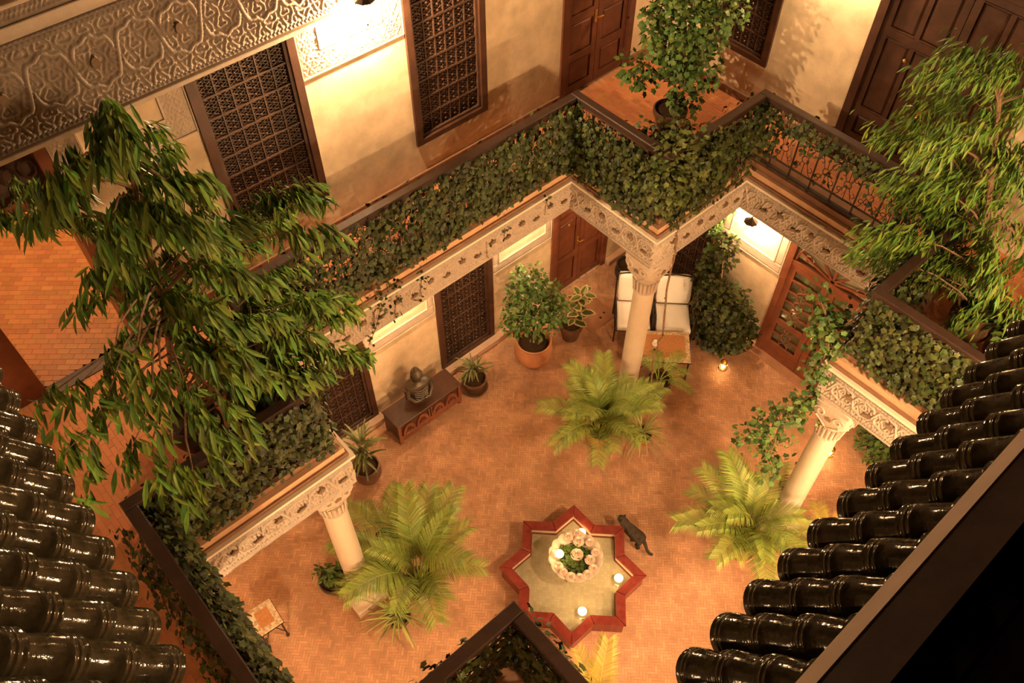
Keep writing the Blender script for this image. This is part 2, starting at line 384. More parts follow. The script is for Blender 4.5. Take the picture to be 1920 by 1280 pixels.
# ------------------------------------------------------------------ walls with openings
def wall(name, axis, face, thick, u0, u1, z0, z1, holes, mat):
    us = sorted({u0, u1, *[h[0] for h in holes], *[h[1] for h in holes]}); zs = sorted({z0, z1, *[h[2] for h in holes], *[h[3] for h in holes]})
    mb = MB()
    for i in range(len(us)-1):
        for j in range(len(zs)-1):
            u, z = (us[i]+us[i+1])/2, (zs[j]+zs[j+1])/2
            if any(h[0] < u < h[1] and h[2] < z < h[3] for h in holes): continue
            f0, f1 = sorted((face, face+thick))
            if axis == 'y': mb.box(us[i], us[i+1], f0, f1, zs[j], zs[j+1])
            else: mb.box(f0, f1, us[i], us[i+1], zs[j], zs[j+1])
    return mb.build(name, mat, None, 'structure')
WB_L1, WB_L2, DB = (-1.53, -.40), (.85, 1.93), (3.17, 4.50)
DL = (-3.97, -2.80)
# upper niche between the windows and lower niches are sunk panels
wall_back = wall('wall_back', 'y', WY1, .35, WX0-.35, WX1+.35, -.1, 8.6,
    [(*WB_L1, .12, 2.6), (*WB_L2, .12, 2.6), (*DB, 0, 2.65), (*WB_L1, 4.55, 6.64), (*WB_L2, 4.55, 6.64), (*DB, ZG-.02, 6.6), (*DL, ZG-.02, 6.64)], m_plaster)
WR_W, WR_D = (2.05, 3.02), (-.62, .89)
WR_DU = (-.95, .87)
wall_right = wall('wall_right', 'x', WX1, .35, WY0, WY1, -.1, 8.6,
    [(*WR_W, .12, 2.6), (*WR_D, 0, 2.75), (2.02, 2.98, 4.66, 6.7), (*WR_DU, ZG-.02, 6.7)], m_plaster)
wall_left = wall('wall_left', 'x', WX0, -.35, WY0, WY1, -.1, 7.9, [], m_plaster)
wall_front = wall('wall_front', 'y', WY0, -.35, WX0-.35, WX1+.35, -.1, 7.9, [], m_plaster)

# room beyond the open doorway at gallery level
rf = MB().box(-4.9, -1.6, WY1+.35, 8.3, ZG-.2, ZG-.0018).build('floor_room', m_joint, None, 'structure')
brick_floor(rf, running(.13, .068, (-4.85, -1.65, WY1-.02, 8.25), R(-41)), .13, .068, ZG, m_brick_room, lambda x, y: y > WY1+.4 or (DL[0]+.07 < x < DL[1]-.07 and y > WY1+.06))
MB().box(DL[0], DL[1], WY1, WY1+.36, ZG-.15, ZG-.0018).build('trim_4', m_joint, None, 'structure')
mb = MB(); mb.box(-5.0, -4.85, WY1+.35, 8.4, ZG-.2, 7.2); mb.box(-1.65, -1.5, WY1+.35, 8.4, ZG-.2, 7.2); mb.box(-5, -1.5, 8.3, 8.45, ZG-.2, 7.2)
mb.build('wall_room', m_plaster, None, 'structure')
MB().box(-5, -1.5, WY1+.2, 8.45, 7.2, 7.35).build('ceiling_room', m_plaster, None, 'structure')
lamp((-3.35, 5.9, 6.6), P_ROOM, .12)
# ------------------------------------------------------------------ plinth ledge, skirting
mb = MB(); mb.box(WX0, DB[0], WY1-.13, WY1, 0, .11, .008); mb.box(DB[1], WX1, WY1-.13, WY1, 0, .11, .008); mb.build('baseboard_back', m_skirt, None, 'structure')
mb = MB(); mb.box(WX1-.05, WX1, WR_D[1], WY1-.13, 0, .10, .008); mb.box(WX1-.05, WX1, WY0, WR_D[0], 0, .10, .008); mb.build('baseboard_right', m_skirt, None, 'structure')
mb = MB(); mb.box(WX1-.03, WX1, WR_DU[1], WY1-.04, ZG, ZG+.12, .006); mb.box(DL[1], DB[0], WY1-.03, WY1, ZG, ZG+.12, .006); mb.box(DB[1], WX1, WY1-.03, WY1, ZG, ZG+.12, .006)
mb.build('baseboard_gallery', m_cornice_d, None, 'structure')

# ------------------------------------------------------------------ carved relief
def arabesque(S, T, H, P=.55, sp=.125, lam=.032, ribbons=True, bands=True, bd=.06, rw=1.):
    off = np.floor(T/sp*1.3); S2 = S+(off % 2)*sp/2
    i = np.round(S2/sp); cx = i*sp; cy = (off+.5)*sp/1.3
    dx, dy = S2-cx, T-cy; r = np.hypot(dx, dy); th = np.arctan2(dy, dx); ch = np.where((i+off) % 2 > 0, 1, -1)
    h = .5+.5*np.cos(2*PI*r/lam+ch*th+1.3*np.sin(3*th))
    h = np.clip((h-.38)*4, 0, 1)*.72
    if ribbons:
        u = 2*PI*S/P
        for sg in (1, -1):
            y = H*(.52+sg*(.30*np.sin(u)+.05*np.sin(3*u)+.03*np.sin(5*u)))
            sl = H*2*PI/P*(.30*np.cos(u)+.15*np.cos(3*u)+.15*np.cos(5*u)); d = np.abs(T-y)/np.sqrt(1+sl*sl)
            h = np.where(d < .020*rw, np.where(d < .011*rw, 1.0, .1), h)
    if bands:
        b = .062
        for t in (T, H-T):
            bead = (np.cos(2*PI*(S/bd))*np.cos(2*PI*(S/bd+ t/.05)) > 0)*.9
            z = np.where(t < .010, 1.25, np.where(t < .016, .2, np.where(t < .046, bead, np.where(t < .052, .15, 1.2))))
            h = np.where(t < b, z, h)
    return h
def relief(name, origin, du, dv, W, H, nrm, res, depth, mat, parent=None, kind='structure', fn=arabesque, **kw):
    nu, nv = max(2, int(W/res)), max(2, int(H/res))
    S, T = np.meshgrid(np.linspace(0, W, nu), np.linspace(0, H, nv))
    h = fn(S, T, H, **kw)*depth
    h[0, :] = h[-1, :] = 0; h[:, 0] = 0; h[:, -1] = 0
    o, du, dv, nr = [np.array(q, float) for q in (origin, du, dv, nrm)]
    V = o + S[..., None]*du + T[..., None]*dv + h[..., None]*nr
    idx = np.arange(nu*nv).reshape(nv, nu)
    Q = np.stack([idx[:-1, :-1], idx[:-1, 1:], idx[1:, 1:], idx[1:, :-1]], -1).reshape(-1, 4)
    if np.dot(np.cross(du, dv), nr) < 0: Q = Q[:, ::-1]
    me = bpy.data.meshes.new(name); me.vertices.add(nu*nv); me.vertices.foreach_set('co', V.reshape(-1, 3).ravel())
    me.loops.add(Q.size); me.loops.foreach_set('vertex_index', Q.ravel()); me.polygons.add(len(Q))
    me.polygons.foreach_set('loop_start', np.arange(len(Q))*4); me.polygons.foreach_set('loop_total', np.full(len(Q), 4)); me.update(calc_edges=True)
    me.materials.append(mat)
    return link_mesh(name, me, None, parent, kind)

# beam under the gallery edge, frieze faces, cornice
fo = offs(VOID, -.111)                     # frieze face outline
beam = MB().ring(offs(fo, .35), offs(fo, .014), FB, FT-.03).build('beam', m_stucco, None, 'structure')
# medallion meshes (lozenge and pentagon)
def medal_mesh(poly):
    k = len(poly); cxx = sum(p[0] for p in poly)/k; czz = sum(p[1] for p in poly)/k
    vs = [(x, .034, z) for x, z in poly]+[(cxx+(x-cxx)*.8, -.008, czz+(z-czz)*.8) for x, z in poly]
    fs = [tuple(range(k, 2*k))]+[(i, (i+1) % k, k+(i+1) % k, k+i) for i in range(k)]
    me = bpy.data.meshes.new('medallion'); me.from_pydata(vs, [], fs); me.materials.append(m_medal); return me
me_loz = medal_mesh([(-.062, -.012), (-.045, -.028), (.02, -.024), (.062, .012), (.045, .028), (-.02, .024)])
me_pen = medal_mesh([(-.042, -.036), (.042, -.036), (.050, .012), (.012, .034), (0, .052), (-.012, .034), (-.050, .012)])
vis_edges = {0: .0072, 1: .03, 2: .0072, 3: .05, 4: .05, 5: .05, 6: .05, 7: .0072, 8: .05, 9: .0072, 10: .0072, 11: .0072}
SIDES = {0: 'back', 2: 'west_arm', 8: 'east_arm', 10: 'right', 11: 'corner'}
for i in range(12):
    p, q2 = fo[i], fo[(i+1) % 12]; d = Vector((q2[0]-p[0], q2[1]-p[1], 0)); W = d.length; d.normalize()
    nr = Vector((-d.y, d.x, 0))            # towards the opening
    o = relief('frieze', (p[0]+0, p[1]+0, FB), tuple(d), (0, 0, 1), W, FT-FB-.03, tuple(nr), vis_edges[i], .032, m_stucco, beam, None, P=.52, sp=.13, lam=.042)
    if vis_edges[i] < .03:
        k = int((W-.12)/.24); rot = math.atan2(d.y, d.x)+PI
        for j in range(k):
            s_ = .12+j*.24+.02
            up = j % 2
            o2 = bpy.data.objects.new('medallion', me_pen if up else me_loz); COL.objects.link(o2); o2.parent = beam
            o2.location = (p[0]+d.x*s_+nr.x*.036, p[1]+d.y*s_+nr.y*.036, FB+(.26 if up else .185)); o2.rotation_euler = (0, R(8) if up == 0 else 0, rot)
MB().ring(offs(fo, .30), offs(fo, -.046), FT-.03, FT+.004).build('trim_1', m_fillet, None, 'structure')
MB().ring(offs(fo, .30), offs(fo, -.002), FT+.004, FT+.05).build('trim_2', m_cornice_d, None, 'structure')
MB().ring(offs(fo, .30), offs(fo, .020), FT+.05, FT+.13).build('trim_3', m_cornice, None, 'structure')
MB().ring(offs(fo, .30), offs(fo, .075), FT+.13, ZG+.03).build('trim_5', m_cornice_d, None, 'structure')

# soffit moulding line under beam
# upper wall frieze on the back wall
up_f = MB().box(WX0, 1.0, WY1-.05, WY1, 6.60, 7.72).box(1.0, WX1, WY1-.05, WY1, 6.70, 7.72).build('frieze_upper', m_stucco_shade, None, 'structure')
relief('carved_band', (1.0, WY1-.052, 6.64), (-1, 0, 0), (0, 0, 1), 4.2, .82, (0, -1, 0), .0085, .024, m_stucco_shade, up_f, None, P=.74, sp=.17, lam=.050, bd=.085, rw=1.5)
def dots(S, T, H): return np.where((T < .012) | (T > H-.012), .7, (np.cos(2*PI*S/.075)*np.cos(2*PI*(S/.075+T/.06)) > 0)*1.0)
relief('carved_band', (1.0, WY1-.052, 7.60), (-1, 0, 0), (0, 0, 1), 4.2, .10, (0, -1, 0), .0095, .016, m_stucco_shade, up_f, None, fn=dots)
MB().box(WX0, 1.0, WY1-.10, WY1, 6.58, 6.625, .006).box(WX0, 1.0, WY1-.075, WY1, 7.47, 7.58, .006).box(WX0, 1.0, WY1-.085, WY1, 7.705, 7.74, .006).build('moulding', m_stucco, up_f)
m_medal_u = m_medal
me_oval = medal_mesh([(.045*math.cos(t*PI/5), .065*math.sin(t*PI/5)) for t in range(10)])
for k in range(6):
    o2 = bpy.data.objects.new('medallion', me_oval); COL.objects.link(o2); o2.parent = up_f; o2.location = (.80-k*.74, WY1-.080, 6.64+.43)

# sunk niche panels with carved borders between windows
def zig(S, T, H): return .35+.65*np.clip(.5+.5*np.cos(2*PI*(np.abs(((S/.09) % 1)-.5)*2*.9+T/.028)), 0, 1)
def swirl(S, T, H): return arabesque(S, T, H, ribbons=False, bands=False, sp=.10, lam=.034)
def border_panel(tag_, axis, face, u0, u1, z0, z1, bw_s, bw_b, res, fn):
    """carved border with three arms round a plain sunken panel that continues upwards"""
    root = struct_root(tag_)
    nr = (0, -1, 0) if axis == 'y' else (-1, 0, 0)
    P = (lambda u, z: (u, face, z)) if axis == 'y' else (lambda u, z: (face, u, z))
    du = (1, 0, 0) if axis == 'y' else (0, 1, 0)
    for (ua, ub, za, zb) in ((u0, u1, z0, z0+bw_b), (u0, u0+bw_s, z0+bw_b, z1), (u1-bw_s, u1, z0+bw_b, z1)):
        o = Vector(P(ua, za))+Vector(nr)*.004
        relief('carved_border', tuple(o), du, (0, 0, 1), ub-ua, zb-za, nr, res, .014, m_stucco, root, None, fn=fn)
    mb = MB()
    for (ua, ub, za, zb) in ((u0-.012, u1+.012, z0-.014, z0), (u0+bw_s, u1-bw_s, z0+bw_b-.008, z0+bw_b+.008), (u0-.012, u0, z0, z1), (u1, u1+.012, z0, z1), (u0+bw_s-.008, u0+bw_s+.008, z0+bw_b, z1), (u1-bw_s-.008, u1-bw_s+.008, z0+bw_b, z1)):
        if axis == 'y': mb.box(ua, ub, face-.020, face+.01, za, zb)
        else: mb.box(face-.020, face+.01, ua, ub, za, zb)
    mb.build('fillet', m_stucco, root)
border_panel('trim_6', 'y', WY1, -.385, .83, 6.05, 6.60, .24, .24, .010, swirl)
border_panel('trim_7', 'y', WY1, -2.78, -1.55, 6.05, 6.60, .24, .24, .010, swirl)
border_panel('trim_8', 'y', WY1, -.385, .83, 1.54, 2.9, .12, .17, .014, zig)
border_panel('trim_9', 'y', WY1, 1.95, 3.14, 1.54, 2.9, .12, .17, .014, zig)
border_panel('trim_10', 'x', WX1, .92, 2.03, 1.70, 3.0, .14, .17, .014, zig)
border_panel('trim_11', 'x', WX1, .90, 1.98, 6.25, 7.4, .2, .2, .02, swirl)

# ------------------------------------------------------------------ joinery, built facing -y at the origin, width along x
def joinery(name, label, cat, axis, face, u0, z0, group=None):
    if axis == 'y': return thing(name, label, cat, (u0, face, z0), 0, group)
    return thing(name, label, cat, (face, u0, z0), -PI/2, group)     # local x runs towards -y
def lat_cell(w_, h_):
    mb = MB(); t = .010
    for k in range(3):
        for s_ in (-1, 1):
            za = h_*(k/3); zb = h_*((k+1)/3)
            mb.bar((0 if s_ > 0 else w_, 0, za), (w_ if s_ > 0 else 0, 0, zb), t, .012, (0, 1, 0))
        zc = h_*(k+.5)/3
        mb.lathe([(.0, -.018), (.016, -.006), (.016, .006), (0, .018)], 5, (w_/2, -.004, zc), False)
        mb.bar((w_/2, .004, h_*k/3), (0, .004, zc), t*.8); mb.bar((w_/2, .004, h_*k/3), (w_, .004, zc), t*.8)
        mb.bar((w_/2, .004, h_*(k+1)/3), (0, .004, zc), t*.8); mb.bar((w_/2, .004, h_*(k+1)/3), (w_, .004, zc), t*.8)
    return mb
_cells = {}
def lattice_window(label, axis, face, u0, u1, z0, z1, nx=6, nz=8, group='carved lattice windows', num=1):
    W, H = u1-u0, z1-z0
    t = joinery('window_%d' % num, label, None, axis, face, u0 if axis == 'y' else u1, z0); t['kind'] = 'structure'
    fw = .085
    for nm, bx in (('frame_stile', (0, fw, 0, H)), ('frame_stile', (W-fw, W, 0, H)), ('frame_rail', (fw, W-fw, 0, fw)), ('frame_rail', (fw, W-fw, H-fw, H))):
        MB().box(bx[0], bx[1], -.035, .10, bx[2], bx[3], .008).build(nm, m_wood, t)
    mb = MB(); f2 = fw+.035
    mb.box(fw, f2, -.005, .1, fw, H-fw, .005).box(W-f2, W-fw, -.005, .1, fw, H-fw, .005).box(f2, W-f2, -.005, .1, fw, f2, .005).box(f2, W-f2, -.005, .1, H-f2, H-fw, .005)
    mb.build('inner_moulding', m_wood_d, t)
    cw, chh = (W-2*f2)/nx, (H-2*f2)/nz
    for k in range(1, nz): MB().box(f2, W-f2, .012, .04, f2+k*chh-.010, f2+k*chh+.010).build('lattice_rail', m_lattice, t)
    for k in range(1, nx): MB().box(f2+k*cw-.007, f2+k*cw+.007, .016, .04, f2, H-f2).build('lattice_stile', m_lattice, t)
    key = (round(cw, 3), round(chh, 3))
    if key not in _cells: _cells[key] = lat_cell(cw-.014, chh-.02).mesh('lattice_panel', m_lattice)
    for i in range(nx):
        for j in range(nz):
            o = bpy.data.objects.new('lattice_panel', _cells[key]); COL.objects.link(o); o.parent = t; o.location = (f2+i*cw+.007, .034, f2+j*chh+.010)
    MB().box(fw, W-fw, .12, .15, fw, H-fw).build('shutter_board', m_back, t)  # added dark sheet in place of the unlit room
    return t
lattice_window('lattice window above the console with dark walnut frame, gallery level, nearest the open doorway', 'y', WY1, *WB_L1, 4.55, 6.64, num=1)
lattice_window('upper lattice window between wall lamp and panelled door', 'y', WY1, *WB_L2, 4.55, 6.64, num=2)
lattice_window('courtyard lattice window behind the palm pot and console end', 'y', WY1, *WB_L1, .12, 2.6, num=3)
lattice_window('courtyard lattice window between console and large terracotta pot', 'y', WY1, *WB_L2, .12, 2.6, num=4)
lattice_window('courtyard lattice window behind the white armchairs', 'x', WX1, *WR_W, .12, 2.6, num=5)
lattice_window('upper lattice window beside the climbing tree', 'x', WX1, 2.02, 2.98, 4.66, 6.7, num=6)
mb = MB().box(WB_L1[0]-.02, WB_L1[1]+.02, WY1-.15, WY1, .11, .13).box(WB_L2[0]-.02, WB_L2[1]+.02, WY1-.15, WY1, .11, .13).build('trim_12', m_skirt, None, 'structure')

def panel_leaf(root, x0, x1, H, mat, rows, name='door_leaf', cols=1, y0=.03):
    """one door leaf: stiles, rails and raised panels"""
    leaf = MB().box(x0, x1, y0+.02, y0+.05, .02, H).build(name, mat, root)
    st = .085
    mb = MB().box(x0, x0+st, y0-.012, y0+.03, .02, H, .006).box(x1-st, x1, y0-.012, y0+.03, .02, H, .006)
    zs = [.02]+list(rows)+[H]
    for k, z in enumerate(zs):
        zz0, zz1 = (z, z+.12) if k == 0 else ((z-.10, z) if k == len(zs)-1 else (z-.055, z+.055))
        mb.box(x0+st, x1-st, y0-.012, y0+.03, zz0, zz1, .006)
    if cols == 2: mb.box((x0+x1)/2-.03, (x0+x1)/2+.03, y0-.009, y0+.03, rows[0], H-.1, .006)
    mb.build('leaf_frame', mat, leaf)
    for k in range(len(zs)-1):
        za = zs[k]+(.12 if k == 0 else .055); zb = zs[k+1]-(.10 if k == len(zs)-2 else .055)
        parts_ = [(x0+st, x1-st)] if (cols == 1 or k == 0) else [(x0+st, (x0+x1)/2-.03), ((x0+x1)/2+.03, x1-st)]
        for xa, xb in parts_:
            b = MB(); i = .035
            b.add([(xa, y0+.018, za), (xb, y0+.018, za), (xb, y0+.018, zb), (xa, y0+.018, zb), (xa+i, y0-.006, za+i), (xb-i, y0-.006, za+i), (xb-i, y0-.006, zb-i), (xa+i, y0-.006, zb-i)],
                  [(4, 5, 6, 7), (0, 1, 5, 4), (1, 2, 6, 5), (2, 3, 7, 6), (3, 0, 4, 7)])
            b.box(xa, xb, y0-.014, y0+.02, za, za+.014).box(xa, xb, y0-.014, y0+.02, zb-.014, zb)
            b.build('door_panel', mat, leaf)
    return leaf
def door_frame(root, W, H, fw, mat, sill=True):
    for nm, bx in (('door_jamb', (0, fw, 0, H)), ('door_jamb', (W-fw, W, 0, H)), ('door_head', (fw, W-fw, H-fw, H))):
        MB().box(bx[0], bx[1], -.03, .12, bx[2], bx[3], .008).build(nm, mat, root)
def handle(leaf, x, z, mat=m_brass, y=.016):
    MB().box(x-.022, x+.022, y-.012, y, z-.09, z+.09, .004).tube([(x, y-.01, z), (x, y-.05, z), (x+.09, y-.055, z-.01)], .010, 6).build('door_handle', mat, leaf, smooth=True, label='brass lever handle on a long plate')

def panel_door(num, label, axis, face, u0, u1, z0, H, rows, cols, mat, hx=None):
    W = u1-u0
    t = joinery('door_%d' % num, label, None, axis, face, u0 if axis == 'y' else u1, z0); t['kind'] = 'structure'
    door_frame(t, W, H, .10, mat)
    l1 = panel_leaf(t, .10, W/2-.004, H-.10, mat, rows, cols=cols); l2 = panel_leaf(t, W/2+.004, W-.10, H-.10, mat, rows, cols=cols)
    handle(l1, W/2-.05, 1.02)
    MB().lathe([(0, 0), (.02, .01), (.022, .025), (.012, .04), (0, .042)], 10).xf(Matrix.Translation((W/4+.03, .01, 1.55)) @ Matrix.Rotation(PI/2, 4, 'X')).build('knob', m_brass, l1)
    MB().lathe([(0, 0), (.02, .01), (.022, .025), (.012, .04), (0, .042)], 10).xf(Matrix.Translation((W*3/4-.03, .01, 1.55)) @ Matrix.Rotation(PI/2, 4, 'X')).build('knob', m_brass, l2)
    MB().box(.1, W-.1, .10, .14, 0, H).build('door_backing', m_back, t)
    return t
panel_door(1, 'ground floor double door of panelled red wood behind the terracotta pot', 'y', WY1, *DB, 0, 2.65, (.75, 1.65), 1, m_wood2)
panel_door(2, 'gallery level panelled double door beyond the climbing tree', 'y', WY1, *DB, ZG, 2.57, (.55, 1.10, 1.75), 1, m_wood3)
panel_door(3, 'wide dark panelled double door of the gallery with brass lever', 'x', WX1, *WR_DU, ZG, 2.67, (.35, .72, 1.75), 2, m_wood)
# open doorway casing
t = joinery('door_4', 'open doorway casing of dark wood leading to the lit room', None, 'y', WY1, DL[0], ZG); t['kind'] = 'structure'
W = DL[1]-DL[0]; H = 2.61
for nm, bx in (('door_jamb', (-.18, .10, 0, H)), ('door_jamb', (W-.10, W, 0, H)), ('door_head', (.10, W-.10, H-.10, H)), ('transom', (.10, W-.10, 2.02, 2.14))):
    MB().box(bx[0], bx[1], -.04, -.002 if bx[0] < -.1 else (.38 if nm == 'door_jamb' else .14), bx[2], bx[3], .01).build(nm, m_wood2, t)
mb = MB()
for k in range(6): mb.tube([(.1+(W-.2)*(k+.5)/6+.06*math.cos(a), .05, 2.33+.09*math.sin(a)) for a in np.linspace(0, 2*PI, 11)], .012, 4, False)
mb.build('fanlight_tracery', m_wood, t)
MB().box(.1, W-.1, .09, .12, 2.14, H-.1).build('fanlight_board', m_wood_d, t)
MB().box(0, W, -.12, .04, -.02, .012, .004).build('threshold', m_wood_d, t)

# glazed double door with lattice panes
t = joinery('door_5', 'glazed courtyard double door with curved wooden glazing bars', None, 'x', WX1, WR_D[1], 0); t['kind'] = 'structure'
W = WR_D[1]-WR_D[0]; H = 2.75
door_frame(t, W, H, .10, m_wood2)
MB().box(.1, W-.1, -.025, .1, 2.04, 2.14, .008).build('transom', m_wood2, t)
MB().box(.1, W-.1, .012, .016, .1, H-.1).build('back_pane', m_glass, t)
MB().box(.1, W-.1, .07, .08, .0, H-.1).build('room_curtain', M('door_curtain', (.62, .56, .46), .9, .2, var=.15, vscale=6), t)  # added pale sheet stands in for the lit room behind
mb = MB()
for k in range(5):
    a = PI*(k+.5)/5
    mb.bar((W/2, .0, 2.16), (W/2+.62*math.cos(a), .0, 2.16+.52*math.sin(a)), .035, .03, (0, 1, 0))
    c0 = Vector((W/2+.45*math.cos(a), 0, 2.16+.40*math.sin(a)))
    mb.tube([c0+Vector((.07*math.cos(q), 0, .055*math.sin(q))) for q in np.linspace(0, 2*PI, 9)], .014, 4, False)
mb.tube([(W/2+.62*math.cos(q), 0, 2.16+.50*math.sin(q)) for q in np.linspace(0, PI, 15)], .022, 5)
mb.build('fanlight_tracery', m_wood2, t)
def glazed_leaf(x0, x1, Hl):
    leaf = MB(); st = .10
    leaf.box(x0, x0+st, -.015, .035, .02, Hl, .006).box(x1-st, x1, -.015, .035, .02, Hl, .006).box(x0+st, x1-st, -.015, .035, .02, .36, .006).box(x0+st, x1-st, -.015, .035, Hl-.09, Hl, .006)
    leaf.box(x0+st, x1-st, -.015, .035, .78, .90, .006).box(x0+st, x1-st, -.015, .035, Hl-.30, Hl-.26, .005)
    lo = leaf.build('door_leaf', m_wood2, t)
    xm = (x0+x1)/2
    def bars(z0, z1, nseg):
        mb = MB(); hh = (z1-z0)/nseg
        for k in range(nseg):
            za, zm, zb = z0+k*hh, z0+(k+.5)*hh, z0+(k+1)*hh
            if k: mb.bar((x0+st, 0, za), (xm-.05, 0, za), .026, .03, (0, 1, 0)); mb.bar((xm+.05, 0, za), (x1-st, 0, za), .026, .03, (0, 1, 0))
            for s_ in (-1, 1):
                mb.tube([(xm+s_*.07, 0, za), (xm+s_*.075, 0, za+hh*.25), (xm, 0, zm), (xm+s_*.075, 0, zb-hh*.25), (xm+s_*.07, 0, zb)], .013, 5)
        mb.build('glazing_bar', m_wood2, lo)
    bars(.36, .78, 2); bars(.90, Hl-.30, 4)
    # each pane its own flat of glass
    for (za, zb, n) in ((.36, .78, 2), (.90, Hl-.30, 4), (Hl-.26, Hl-.09, 1)):
        hh = (zb-za)/n
        for k in range(n):
            for xa, xb in ((x0+st, xm-.01), (xm+.01, x1-st)): MB().box(xa, xb, .008, .011, za+k*hh+.013, za+(k+1)*hh-.013).build('pane', m_glass, lo)
    return lo
l1 = glazed_leaf(.10, W/2-.004, 2.04); l2 = glazed_leaf(W/2+.004, W-.10, 2.04); handle(l2, W/2+.06, 1.0, y=-.012)
MB().box(0, W, -.16, .05, -.01, .035, .006).build('threshold', m_slab, t)

# ------------------------------------------------------------------ columns
def ornament(S, T, H): return arabesque(S, T, H, ribbons=False, bands=False, sp=.11, lam=.036)
def column(label, x, y, sx, sy):
    """sx, sy: which way the courtyard lies"""
    t = thing('column', label, 'column', (x, y, 0), 0, 'columns under the gallery corners')
    MB().box(-.235, .235, -.235, .235, 0, .10, .006).build('base_course', m_slab, t)
    MB().box(-.225, .225, -.225, .225, .10, .24, .01).build('plinth', m_marble, t)
    MB().lathe([(.21, .24), (.215, .27), (.20, .30), (.165, .32), (.16, .34), (.175, .36), (.17, .385), (.145, .41)], 24).build('base_moulding', m_marble, t, smooth=True)
    MB().lathe([(.142, .40), (.145, .9), (.145, 1.6), (.140, 2.5), (.138, 2.66)], 28).build('shaft', m_marble, t, smooth=True)
    # fluted necking and carved block capital
    mb = MB(); mb.lathe([(.145, 2.62), (.16, 2.63), (.16, 2.65), (.145, 2.66), (.15, 2.84), (.165, 2.86)], 24)
    for k in range(20):
        a = 2*PI*k/20; mb.tube([(.15*math.cos(a), .15*math.sin(a), 2.66), (.162*math.cos(a), .162*math.sin(a), 2.80), (.17*math.cos(a), .17*math.sin(a), 2.86)], [.012, .015, .02], 5)
    mb.build('necking', m_stucco, t, smooth=True)
    mb = MB()
    prof = [(.160, 2.85), (.185, 2.93), (.222, 3.02), (.24, 3.10), (.245, 3.2), (.243, 3.30), (.238, 3.374)]
    n = 8; vs = []; fs = []; M_ = 40
    for r, z in prof:
        for k in range(M_):
            a = 2*PI*k/M_; f = min(1.25, (abs(math.cos(a))**5+abs(math.sin(a))**5)**(-1/5.))
            bl = min(1, max(0, (z-2.9)/.15)); vs.append((r*math.cos(a)*(1+(f-1)*bl), r*math.sin(a)*(1+(f-1)*bl), z))
    for i in range(len(prof)-1):
        for k in range(M_): fs.append((i*M_+k, i*M_+(k+1) % M_, (i+1)*M_+(k+1) % M_, (i+1)*M_+k))
    fs.append(tuple((len(prof)-1)*M_+k for k in range(M_)))
    mb.add(vs, fs); cap = mb.build('capital', m_stucco_c, t, smooth=True)
    # scroll ornament on each face
    mb = MB()
    for k in range(4):
        rot = Matrix.Rotation(k*PI/2, 4, 'Z'); k0 = len(mb.v)
        for s_ in (-1, 1):
            pts = []
            for q in range(14):
                a = q/13*2.4*PI; rr = .072*(1-q/17); pts.append((s_*(.115+rr*math.cos(a)), -.236-.015*math.sin(q/13*PI), 3.17+rr*math.sin(a)))
            mb.tube(pts, .012, 5); mb.tube([(s_*.02, -.175, 2.90), (s_*.08, -.20, 2.98), (s_*.15, -.225, 3.06)], .012, 5)
        mb.tube([(-.20, -.24, 3.31), (.20, -.24, 3.31)], .012, 5)
        mb.xf(rot, k0)
    mb.build('scrollwork', m_stucco, cap, smooth=True)
    for k in range(4):
        o = bpy.data.objects.new('medallion', me_pen); COL.objects.link(o); o.parent = cap
        a = k*PI/2; o.location = (.240*math.sin(a), -.240*math.cos(a), 3.12); o.rotation_euler = (0, 0, a)
    return t
m_stucco_c = M('carved_capital', (.46, .36, .28), .75, .2, bump=1.0, bscale=42)
column('cream column with carved capital between the armchair corner and the central palm', 2.66, 1.57, -1, -1)
column('cream column on square plinth beside the tall palm and spider plant', -2.22, 1.64, 1, -1)
column('cream column rising behind the palm near the tile roof', 2.62, -1.36, -1, 1)
column('cream column hidden below the gallery corner nearest the viewer', -2.2, -1.36, 1, 1)

# ------------------------------------------------------------------ railings
def scroll_pts(cx, cz, r, turn=1, n=10, a0=0.):
    return [(cx+r*(1-q/(n*1.5))*math.cos(a0+turn*q/n*1.7*PI), 0, cz+r*(1-q/(n*1.5))*math.sin(a0+turn*q/n*1.7*PI)) for q in range(n+1)]
def rail_cell(w_, z0, z1):
    """wrought iron repeat: ring of scrolls between two bars"""
    mb = MB(); cx = w_/2; h = z1-z0; cz = (z0+z1)/2; r = min(w_, h)*.16
    mb.tube([(cx+r*math.cos(a), 0, cz+r*math.sin(a)) for a in np.linspace(0, 2*PI, 12)], .006, 4, False)
    for sx_ in (-1, 1):
        for sz_ in (-1, 1):
            mb.tube(scroll_pts(cx+sx_*w_*.29, cz+sz_*h*.27, w_*.15, sx_*sz_, 10, PI/2*(1-sz_) if sx_ > 0 else PI/2), .0055, 4, False)
            mb.tube([(cx+sx_*r*.7, 0, cz+sz_*r*.7), (cx+sx_*w_*.29, 0, cz+sz_*h*.42), (cx+sx_*w_*.46, 0, z0 if sz_ < 0 else z1)], .005, 4, False)
    mb.tube([(cx, 0, z0), (cx, 0, cz-r)], .005, 4, False).tube([(cx, 0, cz+r), (cx, 0, z1)], .005, 4, False)
    return mb
_rc = {}; _rc_n = []
RT = 5.0
